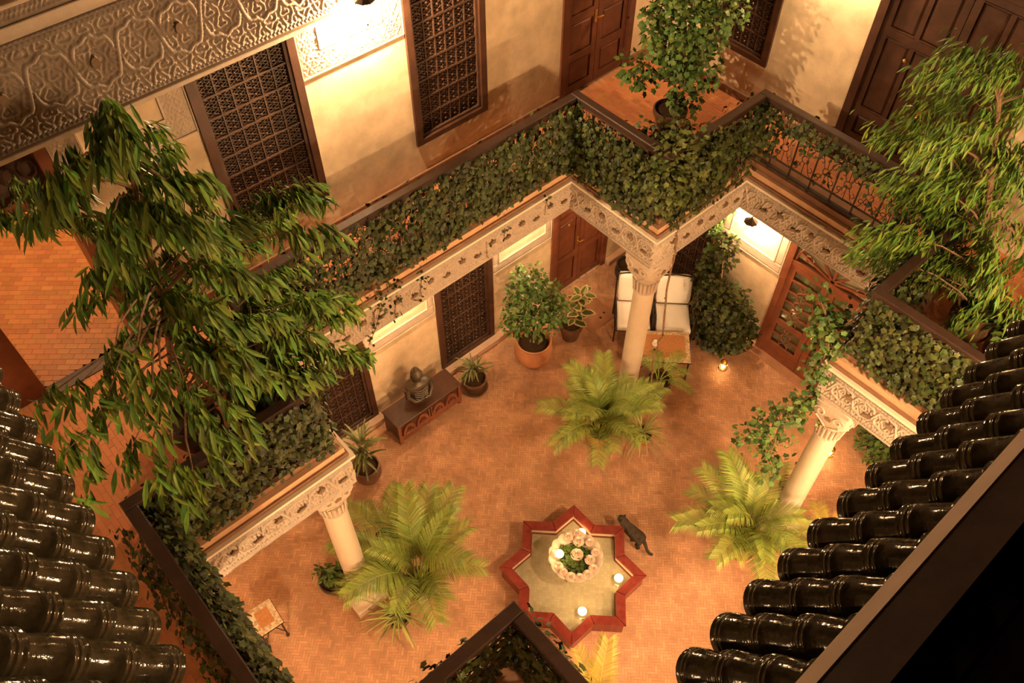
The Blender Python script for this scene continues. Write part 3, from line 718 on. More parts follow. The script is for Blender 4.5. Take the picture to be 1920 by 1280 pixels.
def railing(label, p, q2, seg_parts=True):
    p = Vector((*p, 0)); q2 = Vector((*q2, 0)); d = q2-p; W = d.length; ang = math.atan2(d.y, d.x)
    t = thing('railing', label, 'railing', (p.x, p.y, ZG+.03), ang, 'gallery balustrades')
    h = RT-ZG-.03
    # wooden handrail with a bevelled lighter inner edge
    MB().box(.055, W+.055, -.055, .055, h-.075, h, .010).build('handrail', m_rail, t)
    MB().box(.036, W+.034, -.035, .035, h-.115, h-.076).build('underrail', m_wood_d, t)
    MB().box(0, W, -.02, .02, .03, .06).build('bottom_rail', m_iron, t)
    MB().box(0, W, -.010, .010, .17, .185).build('lower_bar', m_iron, t)
    MB().box(0, W, -.010, .010, .60, .615).build('upper_bar', m_iron, t)
    n = max(1, int(round(W/.30))); cw = W/n; key = round(cw, 3)
    if key not in _rc:
        _rc[key] = rail_cell(cw, .185, .60).mesh('scroll_panel', m_iron)
        mb = MB()
        for k in range(3): mb.tube([(cw*(k+.5)/3+cw*.12*math.cos(a), 0, .725+.10*math.sin(a)) for a in np.linspace(0, 2*PI, 9)], .005, 4, False)
        _rc[(key, 2)] = mb.mesh('ring_panel', m_iron)
    for k in range(n):
        for nm, me in (('scroll_panel', _rc[key]), ('ring_panel', _rc[(key, 2)])):
            o = bpy.data.objects.new(nm, me); COL.objects.link(o); o.parent = t; o.location = (k*cw, 0, 0)
        MB().box(k*cw-.008, k*cw+.008, -.008, .008, 0, h-.07).build('baluster', m_iron, t)
    MB().box(W-.015, W+.015, -.015, .015, 0, h-.07).build('newel', m_iron, t)
    return t
RL = {0: 'long balustrade below the lattice windows hung with ivy', 1: 'short balustrade end where the long ivy rail turns by the open doorway', 2: 'balustrade above the tall palm column under the drooping tree',
      3: 'balustrade along the gallery beside the curved roof tiles, ivy spilling inwards', 4: 'balustrade arm ending at the corner nearest the viewer', 5: 'balustrade arm running away under the terrace beam',
      8: 'balustrade over the short carved beam next to the tile roof', 9: 'balustrade return by the feathery tree over the glazed door', 10: 'open scroll ironwork balustrade before the wide dark door',
      11: 'short balustrade arm at the inner corner facing the climbing tree', 12: 'short ivy-covered balustrade between panelled door and inner corner'}
RAILS = [VOID[i] for i in range(12)]
names_ = {0: 0, 1: 1, 2: 2, 3: 3, 4: 4, 5: 5, 7: 8, 8: 8, 9: 10, 10: 11, 11: 12}
railing(RL[0], VOID[0], VOID[1]); railing(RL[1], VOID[1], VOID[2]); railing(RL[2], VOID[2], VOID[3]); railing(RL[3], VOID[3], VOID[4])
railing(RL[4], VOID[4], VOID[5]); railing(RL[5], VOID[5], VOID[6]); railing(RL[8], VOID[7], VOID[8]); railing(RL[9], VOID[8], VOID[9])
railing(RL[10], VOID[9], VOID[10]); railing(RL[11], VOID[10], VOID[11]); railing(RL[12], VOID[11], VOID[0])

# ------------------------------------------------------------------ ivy
def ivy_panel(label, p, q2, n, z0, z1, out=.06, size=.052, dens=None, group='ivy along the balustrades', both=.3, mat=None):
    p = Vector((*p, 0)); q2 = Vector((*q2, 0)); d = (q2-p); W = d.length; d.normalize(); nr = Vector((-d.y, d.x, 0)) # towards the opening
    t = thing('ivy', label, 'ivy', (p.x+d.x*W/2, p.y+d.y*W/2, ZG), 0, group)
    ms = []; tries = 0
    while len(ms) < n and tries < n*8:
        tries += 1
        s_ = random.uniform(0, W); z = random.uniform(z0, z1); u = (z-z0)/(z1-z0)
        if dens and random.random() > dens(s_/W, u, s_, z): continue
        side = -1 if random.random() < both else 1
        dist = side*random.uniform(.025, out)+(.0 if side < 0 else .02*math.sin(s_*7+z*9))
        c = p+d*s_+nr*dist+Vector((0, 0, z))
        nn = nr*side*1.0+Vector((0, 0, .55))+rv(.45); dd = Vector((0, 0, -.7))+d*random.gauss(0, .7)+nr*side*.35+rv(.2)
        ms.append(frame(dd, nn, c, size*random.uniform(.65, 1.25)))
    batch('foliage', IVY_V, IVY_F, ms, mat or m_ivy, t)
    mb = MB()
    for k in range(max(3, int(W*5))):
        s_ = random.uniform(.05, W-.05); pts = []
        for j in range(6):
            pts.append(p+d*s_+nr*(.03+.02*math.sin(j*2+k))+Vector((0, 0, z0+(z1-z0)*(.1+.85*j/5)))); s_ += random.uniform(-.07, .07)
        mb.tube(pts, .005, 4)
    mb.build('stem', m_bark, t, 'stuff', world=True)
    return t
def hump(u, v): return .5+.5*math.sin(u*17+2*math.sin(v*7+u*9))
ivy_panel('dense dark ivy covering the long balustrade below the lattice windows', VOID[0], VOID[1], 5200, 4.04, 4.99, .13, .062,
          lambda u, v, s, z: (1.0 if u < .52 else .45+.5*hump(u, v))*(1 if v < .93 or u > .3 else .6))
ivy_panel('ivy on the short balustrade by the open doorway corner', VOID[1], VOID[2], 900, 4.04, 4.95, .12, .062)
ivy_panel('dense ivy on the balustrade above the tall palm column', VOID[2], VOID[3], 1900, 4.10, 4.98, .12, .062, lambda u, v, s, z: .4+.6*hump(u, v) if v < .35 else 1)
ivy_panel('dark ivy spilling along the balustrade beside the curved roof tiles', VOID[3], VOID[4], 3000, 4.06, 4.98, .22, .068, lambda u, v, s, z: .6+.4*hump(u, v), both=.22)
ivy_panel('ivy tufts on the balustrade arm reaching the nearest corner', VOID[4], VOID[5], 900, 4.2, 5.0, .10, .062, lambda u, v, s, z: .3+.7*hump(u, v), both=.6)
ivy_panel('ivy hanging from the near balustrade arm beside the yellow palm frond', VOID[5], VOID[6], 900, 4.2, 5.0, .12, .062, lambda u, v, s, z: .3+.7*hump(u, v) if u < .7 else 0, both=.6)
ivy_panel('thick dark ivy over the short carved beam next to the tile roof', VOID[7], VOID[8], 2300, 4.12, 4.97, .13, .062)
ivy_panel('ivy mass on the balustrade return by the feathery tree', VOID[8], VOID[9], 1700, 4.04, 4.95, .14, .062)
ivy_panel('loose ivy trailing over the open scroll ironwork', VOID[9], VOID[10], 1050, 4.25, 4.98, .10, .058,
          lambda u, v, s, z: 1 if (v > .62 and u < .95) or u > .88 or (u < .28) else (.22 if abs(v-.75+.9*(u-.62)) < .25 else .05))
ivy_panel('bushy ivy on the short balustrade arm at the inner corner', VOID[10], VOID[11], 2300, 3.95, 4.95, .20, .058, lambda u, v, s, z: 1 if u > .35 or v > .5 else .35)
ivy_panel('bushy ivy between the panelled door and the inner corner', VOID[11], VOID[0], 2500, 3.98, 4.88, .20, .060, lambda u, v, s, z: .55 if u < .25 and v > .8 else 1)
def strand(label, pts, n, size=.05, spread=.05, group='ivy strands hanging over the carved beams', thin=.005, mat=None, name='ivy_strand', down=.6):
    t = thing(name, label, 'ivy', pts[0], 0, group); P = [Vector(p) for p in pts]
    fine = []
    for i in range(len(P)-1):
        for k in range(6): fine.append(P[i].lerp(P[i+1], k/6)+rv(.008))
    fine.append(P[-1])
    MB().tube(fine, thin, 5).build('stem', m_bark, t, world=True)
    ms = []
    for k in range(n):
        c = random.choice(fine)+rv(spread); c.x = min(c.x, 4.95); ms.append(frame(Vector((0, 0, -down))+rv(.6), Vector((-.5, -.6, .6))+rv(.4), c, size*random.uniform(.7, 1.2)))
    batch('leaves', IVY_V, IVY_F, ms, mat or m_ivy, t)
    return t
yS = Y1-.155
for lab, a, b, n in (('long ivy strand over the carved beam nearest the drooping tree', (-.37, 4.22), (-.84, 3.25), 46), ('ivy strand beside the drooping tree leaves on the carved beam', (-.59, 4.2), (-.72, 3.55), 38),
                     ('ivy strand over the carved beam above the bronze bust', (-.32, 4.1), (-.44, 3.42), 40), ('ivy strand above the lattice window on the carved beam', (.05, 4.1), (-.04, 3.52), 34),
                     ('short ivy tuft over the carved beam near the terracotta pot', (1.29, 3.95), (1.25, 3.62), 22), ('ivy tip hanging by the inner end of the carved beam', (2.0, 3.95), (1.92, 3.56), 18), ('ivy wisp at the top of the lattice window opening', (.955, 3.9), (.99, 3.42), 12)):
    strand(lab, [(a[0], yS+.14, a[1]), ((a[0]*.8+b[0]*.2), yS+.03, a[1]*.6+b[1]*.4), (b[0], yS, b[1])], n)
strand('leafy vine swinging from the beam end down over the courtyard', [(2.42, -1.0, 4.15), (2.41, -1.04, 3.7), (2.45, -1.1, 3.2), (2.36, -.9, 2.75), (2.30, -.75, 2.35), (2.24, -.58, 1.9)], 330, .075, .085, 'vines by the glazed door', .008, m_ficus)
strand('second leafy vine tail below the beam end near the palm', [(2.45, -1.12, 3.1), (2.38, -.9, 2.4), (2.39, -.96, 1.75), (2.42, -1.05, 1.5)], 190, .075, .10, 'vines by the glazed door', .008, m_ficus)
strand('leafy vine edge climbing above the glazed door', [(2.5, -.95, 4.2), (2.55, -.7, 4.4), (2.6, -.95, 4.05), (2.46, -1.05, 3.6)], 260, .07, .12, 'vines by the glazed door', .008, m_ficus)
strand('flowering vine climbing the wall between armchair window and lamp niche', [(4.93, 1.95, .2), (4.9, 2.03, 1.2), (4.86, 2.03, 2.1), (4.6, 1.9, 2.9), (4.25, 1.62, 3.6), (4.15, 1.5, 4.1)], 520, .07, .075, 'vines by the glazed door', .012, m_ficus)
strand('slender bare vine stem running from the gallery corner past the column to the table', [(2.68, 1.30, 4.1), (2.80, 1.31, 3.4), (2.84, 1.34, 2.65), (2.98, 1.35, 1.6), (2.99, 1.42, 1.1), (2.86, 1.3, .62), (2.85, 1.24, .05)], 6, .04, .02, 'vines by the glazed door', .014)

# ------------------------------------------------------------------ potted plants
POTS = {'round': [(.0, 0), (.17, 0), (.24, .08), (.285, .2), (.29, .3), (.265, .40), (.25, .44), (.27, .455), (.275, .48), (.25, .485), (.235, .46), (.235, .40), (0, .40)],
        'tall': [(0, 0), (.155, 0), (.165, .02), (.20, .22), (.215, .26), (.21, .29), (.225, .30), (.235, .40), (.225, .42), (.205, .42), (.20, .37), (0, .37)],
        'low': [(0, 0), (.11, 0), (.12, .02), (.155, .15), (.17, .165), (.17, .21), (.155, .215), (.145, .18), (0, .18)],
        'saucer': [(0, 0), (.16, 0), (.19, .03), (.175, .035), (.15, .02), (.11, .02), (.125, .05), (.155, .17), (.17, .18), (.17, .22), (.155, .225), (.145, .19), (0, .19)]}
def pot(t, kind, mat, s=1.):
    pr = [(r*s, z*s) for r, z in POTS[kind]]
    MB().lathe(pr, 26).build('pot', mat, t, smooth=True)
    r, z = pr[-2]; MB().lathe([(r*.99, z+.002), (r*.5, z+.012), (0, z+.015)], 16).build('soil', m_soil, t)
    return pr[-1][1]+.01
COLS = [(2.66, 1.57), (-2.22, 1.64), (2.62, -1.36), (-2.2, -1.36)]
def palm(name, label, loc, potkind, potmat, ps, nf, length, h0, mat=m_palm, group='potted areca palms', lean=None, az=None, rise=1.0, potted=True):
    t = thing(name, label, 'plant', loc, 0, group)
    z0 = pot(t, potkind, potmat, ps) if potted else 0
    az = az or [2*PI*k/nf*1.0+random.uniform(-.25, .25) for k in range(nf)]
    for k, a in enumerate(az):
        L_ = length*random.uniform(.8, 1.12); out = Vector((math.cos(a), math.sin(a), 0)); el = (random.uniform(1.25, 1.56) if k % 3 == 0 else random.uniform(.9, 1.3))*rise
        mb = MB(); pts = []; P_ = Vector((out.x*.03, out.y*.03, z0)); e = el
        seg = 13
        for j in range(seg+1):
            pts.append(P_.copy()); P_ = P_+(out*math.cos(e)+Vector((0, 0, math.sin(e))))*(L_/seg); e -= (.075+.075*j/seg)*1.25
            if h0 and j < 4: e = el
        mb.tube(pts, [.012*(1-.75*j/seg) for j in range(seg+1)], 4)
        side = out.cross(Vector((0, 0, 1)))
        if any(math.hypot(q.x+loc[0]-cx_, q.y+loc[1]-cy_) < .22 for q in pts for cx_, cy_ in COLS): continue
        nl = int(26*L_)+6
        for q in range(nl):
            f = .28+.72*q/(nl-1); x = f*seg; i0 = min(int(x), seg-1); c = pts[i0].lerp(pts[i0+1], x-i0); tg = (pts[i0+1]-pts[i0]).normalized()
            ll = .30*L_*(1-abs(f-.55)*1.15)*random.uniform(.9, 1.1)
            for s_ in (-1, 1):
                dd = (side*s_*.95+tg*(.45+.5*f)+Vector((0, 0, .22))).normalized()
                wd = tg*.0085*(.8+.4*L_); m1 = c+dd*ll*.5+Vector((0, 0, .0)); e1 = c+dd*ll+Vector((0, 0, -.28*ll))
                mb.add([c-wd*.6, c+wd*.6, m1+wd, m1-wd, e1], [(0, 1, 2, 3), (3, 2, 4)])
        mb.build('frond', mat, t)
    return t
palm('potted_palm', 'bushy palm in terracotta pot standing before the column by the armchairs', (1.80, 1.30, 0), 'tall', m_terra, .95, 26, 1.08, True)
palm('potted_palm', 'tall spreading palm beside the column with the square plinth', (-1.60, 1.22, 0), 'tall', m_terra_d, .9, 15, 1.42, True)
palm('potted_palm', 'wide palm in terracotta pot near the tile roof and column', (2.03, -1.22, 0), 'tall', m_terra, 1.0, 26, 1.22, True)
palm('potted_palm', 'dark low palm half hidden behind the plinth column', (-1.55, 2.05, 0), 'low', m_black, 1.0, 9, .8, False, rise=.9)
palm('potted_palm', 'yellowish palm frond rising beyond the nearest balustrade corner', (-1.0, -1.40, 0), 'tall', m_terra, .95, 0, .95, True, m_palm_y, az=[.6, 1.3, 2.2, 5.2], rise=1.05)
palm('potted_palm', 'sparse palm in a clay pot beside the table and column', (3.12, 1.33, 0), 'tall', m_terra_d, .9, 7, .55, False, az=[0, .9, -.6, 1.8, 5.0, 3.0, 2.4], rise=.9)
palm('potted_palm', 'straw coloured palm tuft at the edge of the lowest roof tiles', (2.85, -1.95, 0), 'low', m_terra_d, 1.0, 5, .8, False, m_palm_y, az=[0, .8, 1.8, 5.4, 3.6], rise=.7)

def strap_plant(name, label, loc, kind, potmat, ps, n, L_, wd, mat, group, el=(.3, 1.2), bend=.13, stems=0):
    t = thing(name, label, 'plant', loc, 0, group); z0 = pot(t, kind, potmat, ps)
    tmpl = []
    for v in range(4):
        mb = MB(); e = el[0]+(el[1]-el[0])*v/3; P_ = Vector((0, 0, 0)); seg = 7; pr = None; vs = []; fs = []
        for j in range(seg+1):
            ww = wd*(1-abs(j/seg-.35)**1.6*1.3); ww = max(ww, .0015)
            vs += [(P_.x, -ww, P_.z), (P_.x, 0, P_.z-ww*.3), (P_.x, ww, P_.z)]
            P_ = P_+Vector((math.cos(e), 0, math.sin(e)))*(L_/seg); e -= bend+.10*j/seg
        for j in range(seg):
            for k in (0, 1): fs.append((j*3+k, j*3+k+1, j*3+k+4, j*3+k+3))
        mb.add(vs, fs); tmpl.append(mb.mesh('leaf', mat))
    for k in range(n):
        o = bpy.data.objects.new('leaf', tmpl[k % 4]); COL.objects.link(o); o.parent = t
        hz = 0 if not stems else random.choice([.15, .28, .4])*stems
        o.location = (random.gauss(0, .02), random.gauss(0, .02), z0+hz); s_ = random.uniform(.75, 1.2); o.scale = (s_, 1, s_); o.rotation_euler = (0, 0, k*2.399+random.uniform(-.2, .2))
    if stems:
        MB().tube([(0, 0, z0-.02), (.015, .01, z0+.2*stems), (.0, .0, z0+.42*stems)], .014, 6).build('stem', m_bark, t)
    return t
strap_plant('spider_plant', 'striped spider plant in a small pot in front of the bushy palm', (2.30, .90, 0), 'low', m_terra, 1.0, 46, .46, .010, m_spider, 'spider plants')
strap_plant('spider_plant', 'striped spider plant at the foot of the plinth column', (-2.06, 1.10, 0), 'low', m_terra_d, 1.0, 54, .50, .011, m_spider, 'spider plants')
strap_plant('dracaena', 'small dark strap-leaved plant in saucer pot by the console end', (1.06, 3.30, 0), 'saucer', m_terra_d, 1.15, 34, .30, .018, m_dracaena, 'strap-leaved plants', stems=.7)
strap_plant('dracaena', 'strap-leaved plant in clay pot at the console end nearest the carved beam', (-1.12, 3.10, 0), 'round', m_terra_d, .72, 44, .34, .020, m_dracaena, 'strap-leaved plants', stems=1.6)

def ball_tree(name, label, loc, kind, potmat, ps, blobs, n, size, mat, stem, cat='plant', group=None, stem_r=.016, bark=m_bark_l, tv=OVAL_V, tf=OVAL_F, droop=.4):
    t = thing(name, label, cat, loc, 0, group); z0 = pot(t, kind, potmat, ps) if kind else 0
    mb = MB()
    for st in stem: mb.tube([(p[0], p[1], p[2]+(z0-.02 if i == 0 else 0)) for i, p in enumerate(st)], [stem_r*(1-.5*i/len(st)) for i in range(len(st))], 6)
    mb.build('trunk', bark, t, smooth=True)
    ms = []; tot = sum(b[3]*b[4]*b[5] for b in blobs)
    for (cx, cy, cz, ax, ay, az_) in blobs:
        for k in range(int(n*ax*ay*az_/tot)):
            v = rv(1).normalized()*random.random()**.38; out = Vector(v)
            c = Vector((cx+v.x*ax, cy+v.y*ay, cz+v.z*az_))+rv(.02); c.x = min(c.x, 4.95-loc[0]); c.y = min(c.y, 3.78-loc[1])
            ms.append(frame(out*.7+rv(.5)+Vector((0, 0, -droop)), out*.5+Vector((0, 0, .8))+rv(.4), c, size*random.uniform(.7, 1.25)))
    batch('foliage', tv, tf, ms, mat, t, world=False)
    return t
ball_tree('weeping_fig', 'bushy small-leaved fig in a big round terracotta pot against the wall', (2.13, 3.10, 0), 'round', m_terra, 1.05,
          [(.0, 0, 1.30, .48, .46, .48), (-.05, .1, 1.75, .32, .30, .35), (.22, -.1, 1.15, .32, .3, .3), (-.25, .12, 1.05, .25, .25, .25)], 1500, .085, m_ficus, [[(0, 0, 0), (.02, .01, .75), (0, 0, 1.3)], [(.02, 0, .2), (.1, -.05, .9), (.15, -.08, 1.3)]], group='shrubs in pots')
ball_tree('potted_shrub', 'small shrub in black pot behind the plinth column', (-2.42, 2.04, 0), 'low', m_black, 1.15, [(0, 0, .42, .16, .16, .14), (-.08, .0, .55, .12, .12, .1)], 120, .085, m_ficus, [[(0, 0, 0), (0, 0, .35)]], group='shrubs in pots', stem_r=.01)
ball_tree('climbing_shrub', 'large leafy shrub between armchair and glazed door with a lantern at its foot', (4.62, 1.50, 0), None, None, 1, [(-.05, -.1, .85, .33, .50, .55), (.1, .35, 1.1, .2, .3, .45), (.05, -.35, .5, .3, .36, .45), (.18, .25, 1.7, .13, .22, .42), (-.12, -.15, .4, .33, .45, .35)], 3000, .078, m_ivy, [[(0, 0, 0), (0, 0, .8), (.1, .2, 1.6)], [(.1, -.2, 0), (0, -.3, .7)]], 'shrub', 'shrubs planted along the wall', tv=IVY_V, tf=IVY_F)
ball_tree('climbing_shrub', 'leafy shrub beside the second floor lantern under the short carved beam', (4.62, -1.62, 0), None, None, 1, [(0, 0, .55, .32, .42, .5), (-.1, -.3, .7, .25, .4, .4)], 1300, .085, m_ficus, [[(0, 0, 0), (0, 0, .8)], [(0, -.2, 0), (-.05, -.3, .7)]], 'shrub', 'shrubs planted along the wall')
ball_tree('potted_shrub', 'dark leafy plant in a black pot on the gallery floor beside the drooping tree', (-2.42, 2.15, ZG), 'round', m_black, .8, [(0, 0, .62, .25, .25, .22)], 200, .12, m_ficus, [[(0, 0, 0), (0, 0, .5)]], group='shrubs in pots')
ball_tree('potted_shrub', 'shrub in a pot on the gallery floor near the roof tiles and feathery tree', (3.55, -2.30, ZG), 'round', m_terra_d, .8, [(0, 0, .55, .3, .3, .22)], 260, .10, m_ficus, [[(0, 0, 0), (0, 0, .5)]], group='shrubs in pots')
t = thing('empty_pot', 'black plant pot on the floor behind the armchairs by the wall corner', 'pot', (4.52, 3.30, 0)); pot(t, 'round', m_black, .8)
# rubber plant with cream-edged leaves
t = thing('rubber_plant', 'rubber plant with cream-edged leaves in a dark pot beside the terracotta one', 'plant', (2.90, 3.04, 0)); z0 = pot(t, 'tall', m_terra_d, .85)
OE_V = [(x*1.0, y*1.0, z) for x, y, z in OVAL_V]
mbv = [(.12, 0, .012), (.32, .19, .045), (.32, -.19, .045), (.42, 0, -.008), (.68, .15, .012), (.68, -.15, .012), (.90, 0, -.05)]
mb = MB(); mb.cur = 1; mb.add([(0, 0, 0), (.15, .2, .02), (.15, -.2, .02), (.35, .30, .04), (.35, -.30, .04), (.7, .25, 0), (.7, -.25, 0), (.9, .1, -.05), (.9, -.1, -.05), (1, 0, -.08), (.4, 0, -.02)], [(0, 10, 3, 1), (0, 2, 4, 10), (10, 9, 7, 5), (10, 5, 3), (10, 6, 8, 9), (10, 4, 6)])
mb.cur = 0; mb.add(mbv, OVAL_F); me_rub = mb.mesh('leaf', [m_varieg, m_varieg_e])
stems = [[(0, 0, z0), (.05, -.02, .8), (.12, -.10, 1.05)], [(0, 0, z0), (.10, .05, .65), (.25, 0, .92)], [(0, 0, z0), (-.05, -.1, .6), (-.02, -.2, .82)]]
[MB().tube(s_, .011, 5).build('stem', m_bark, t) for s_ in stems]
k = 0
for s_ in stems:
    for q in range(11):
        f = .25+.75*q/10; P_ = Vector(s_[1]).lerp(Vector(s_[2]), (f-.5)*2) if f > .5 else Vector(s_[0]).lerp(Vector(s_[1]), f*2)
        a = k*2.4; k += 1; o = bpy.data.objects.new('leaf', me_rub); COL.objects.link(o); o.parent = t
        o.matrix_basis = Matrix(frame((math.cos(a), math.sin(a), random.uniform(-.2, .8)), (-math.cos(a)*.3, -math.sin(a)*.3, 1), P_, random.uniform(.19, .27)))

# ------------------------------------------------------------------ the two drooping trees and the small-leaved tree
LT = [(-2.66, 1.59, 8.05), (-2.75, 1.69, 7.94), (-2.5, 2.0, 7.57), (-2.25, 2.59, 6.94), (-2.43, 1.79, 7.34), (-2.89, 1.91, 7.63), (-3.06, 1.64, 7.84), (-3.12, 2.8, 6.98), (-3.29, 2.8, 6.83), (-3.12, 1.92, 7.48), (-3.04, 2.38, 6.96), (-2.9, 2.76, 6.5), (-2.89, 1.74, 7.32), (-2.6, 2.42, 6.82), (-2.64, 1.72, 7.23), (-2.56, 1.58, 7.23), (-2.13, 2.66, 6.26), (-2.28, 1.84, 6.77), (-2.03, 2.22, 6.28), (-2.43, 2.69, 6.8), (-1.9, 1.93, 6.68), (-1.68, 1.92, 6.69), (-1.63, 1.78, 6.67), (-1.85, 1.4, 6.76), (-1.75, 2.27, 6.11), (-2.06, 2.14, 6.18), (-3.16, 2.03, 6.57), (-3.01, 1.97, 6.84), (-2.87, 1.78, 7.04), (-2.89, 1.93, 6.57), (-2.53, 2.49, 6.16), (-2.49, 2.22, 6.17), (-2.44, 1.65, 6.59), (-2.27, 1.74, 6.27), (-1.81, 2.21, 5.62), (-2.72, 1.92, 6.22), (-2.87, 2.12, 5.9), (-2.39, 2.42, 5.54), (-2.08, 2.77, 4.84), (-1.75, 2.69, 4.85), (-1.76, 1.8, 5.59), (-1.37, 2.36, 4.76), (-1.3, 2.3, 4.6), (-1.77, 2.49, 4.6), (-1.86, 1.62, 5.18), (-1.73, 1.5, 5.07), (-2.05, 2.74, 4.6), (-2.61, 1.46, 5.98), (-2.76, 1.7, 5.94), (-2.91, 2.1, 5.4), (-2.75, 1.6, 5.69), (-2.42, 2.12, 4.9), (-2.33, 1.49, 5.34), (-2.09, 1.64, 5.05), (-2.48, 1.68, 6.96), (-2.74, 2.15, 6.22), (-1.99, 2.79, 5.63), (-2.28, 2.16, 6.9), (-2.0, 2.2, 5.2), (-1.9, 2.4, 5.05), (-2.1, 2.0, 5.0), (-2.3, 2.3, 5.25), (-1.6, 2.3, 5.0), (-1.95, 2.6, 5.2), (-2.2, 1.8, 5.2), (-1.75, 2.1, 5.3), (-1.55, 1.95, 5.1), (-2.05, 1.75, 5.4), (-2.7, 1.9, 5.6), (-2.5, 1.8, 5.85), (-2.6, 2.0, 5.3), (-2.8, 1.8, 6.0), (-2.3, 1.8, 5.75), (-2.55, 1.6, 5.5), (-2.65, 1.7, 6.35), (-2.45, 1.9, 5.1)]
LT2 = [(-3.09, 0.99, 6.24), (-2.98, 1.07, 5.64), (-3.13, 0.96, 5.71), (-3.3, 0.97, 6.83), (-3.3, 1.4, 6.63), (-3.37, 1.13, 6.55), (-3.36, 0.83, 6.58), (-3.63, 0.82, 6.8), (-3.7, 1.42, 6.41), (-3.44, 0.66, 6.08), (-3.35, 1.21, 5.08), (-3.5, 1.11, 5.71), (-3.93, 1.39, 5.99), (-4.05, 1.46, 5.82), (-3.89, 0.8, 6.37), (-3.6, 1.41, 5.58), (-3.89, 1.61, 6.29), (-3.42, 1.21, 6.69), (-3.19, 1.22, 6.29), (-2.86, 1.07, 5.88)]
RTC = [(3.73, -0.78, 6.76), (3.37, -0.76, 6.81), (4.03, -0.9, 6.58), (4.03, -0.53, 5.97), (3.73, -0.86, 6.36), (3.99, -1.1, 6.31), (3.99, -0.49, 5.72), (3.13, -1.01, 6.36), (3.75, -1.09, 6.07), (3.98, -1.33, 5.91), (3.25, -0.66, 6.14), (3.98, -0.77, 5.36), (3.97, -1.07, 5.5), (4.02, -1.36, 5.52), (3.91, -0.62, 4.94), (3.94, -0.85, 4.94), (3.78, -1.15, 5.18), (4.11, -1.39, 5.0), (3.7, -1.7, 5.42), (3.09, -0.98, 5.21), (3.7, -1.09, 4.73), (4.03, -1.32, 4.6), (3.34, -1.75, 5.27), (4.02, -1.85, 4.87), (3.14, -0.96, 4.87), (3.92, -1.1, 4.4), (3.69, -1.41, 4.5), (3.97, -1.66, 4.4), (3.49, -1.94, 4.94), (3.39, -1.84, 4.54), (3.58, -1.01, 4.35), (3.82, -0.65, 4.36), (3.6, -1.2, 5.7), (3.5, -.9, 5.5), (3.8, -1.5, 6.6), (3.6, -1.5, 6.1), (3.5, -1.4, 4.9)]
def drooping_tree(label, base, tops, clusters, per, llen, mat, potmat, group, spread=.18, wid=1.):
    t = thing('drooping_tree', label, 'tree', base, 0, group); B = Vector(base)
    pr = POTS['round']; pot(t, 'round', potmat, .85)
    mb = MB()
    trunk = [Vector((0, 0, .33))]+[Vector(p)-B for p in tops]
    mb.tube(trunk, [.035*(1-.6*i/len(trunk)) for i in range(len(trunk))], 7); mb.build('trunk', m_bark, t, smooth=True)
    mb = MB(); ms = []
    for ci, c in enumerate(clusters):
        c = Vector(c)-B; np_ = per if ci < len(LT)+1 else int(per*.42)
        # branch leaves the trunk lower than the twig end
        cand = []
        for i in range(len(trunk)-1):
            for k in range(6):
                p = trunk[i].lerp(trunk[i+1], k/6); cand.append((abs((c.z-p.z)-.45*math.hypot(c.x-p.x, c.y-p.y)), p))
        p = min(cand, key=lambda q: q[0])[1]
        mid = p.lerp(c, .55)+Vector((0, 0, .10)); pts = [p, p.lerp(mid, .5)+Vector((0, 0, .04)), mid, mid.lerp(c, .6)+rv(.02), c]
        mb.tube(pts, [.013, .011, .009, .006, .003], 4)
        dr = (c-mid); dr.z = 0
        dr = dr.normalized() if dr.length > .05 else Vector((1, 0, 0))
        for k in range(np_):
            f = random.uniform(-.9, 1); pos = c+dr*spread*1.3*f*.9+rv(.035+.25*max(0, spread-.18))+Vector((0, 0, -.05*abs(f)+(.0 if f > 0 else .02)))
            dd = Vector((0, 0, -1.0))+dr*(.30+.22*f)+rv(.27); nn = dr*.8+Vector((-.35, -.55, .8))+rv(.35)
            ms.append(frame(dd, nn, pos, *(lambda q: (q, q*wid))(llen*random.uniform(.65, 1.15))))
    mb.build('branch', m_bark, t, 'stuff')
    ms.sort(key=lambda q: (Vector((q[0][3], q[1][3], q[2][3]))+B-CAMLOC).length)
    me = bpy.data.meshes.new('leaf'); me.from_pydata(LANCE_V, [], LANCE_F); me.materials.append(mat)
    for q in ms[:300]:
        o = bpy.data.objects.new('leaf', me); COL.objects.link(o); o.parent = t; o.matrix_basis = Matrix(q)
    batch('foliage', LANCE_V, LANCE_F, ms[300:], mat, t, world=False)
    return t
drooping_tree('tall tree with long drooping green leaves rising before the upper lattice window', (-2.98, 2.30, ZG), [(-2.95, 2.2, 5.2), (-2.8, 2.1, 6.0), (-2.7, 2.0, 6.9), (-2.6, 1.9, 7.6)], LT+LT2, 72, .215, m_ficus_l, m_black, 'drooping trees in the gallery corners', .18, .78)
drooping_tree('tall tree with fine drooping green leaves before the wide dark door and wall', (3.68, -1.85, ZG), [(3.65, -1.6, 5.0), (3.7, -1.3, 5.8), (3.7, -1.0, 6.6)], RTC, 190, .15, m_ficus_l, m_terra_d, 'drooping trees in the gallery corners', .30, .7)
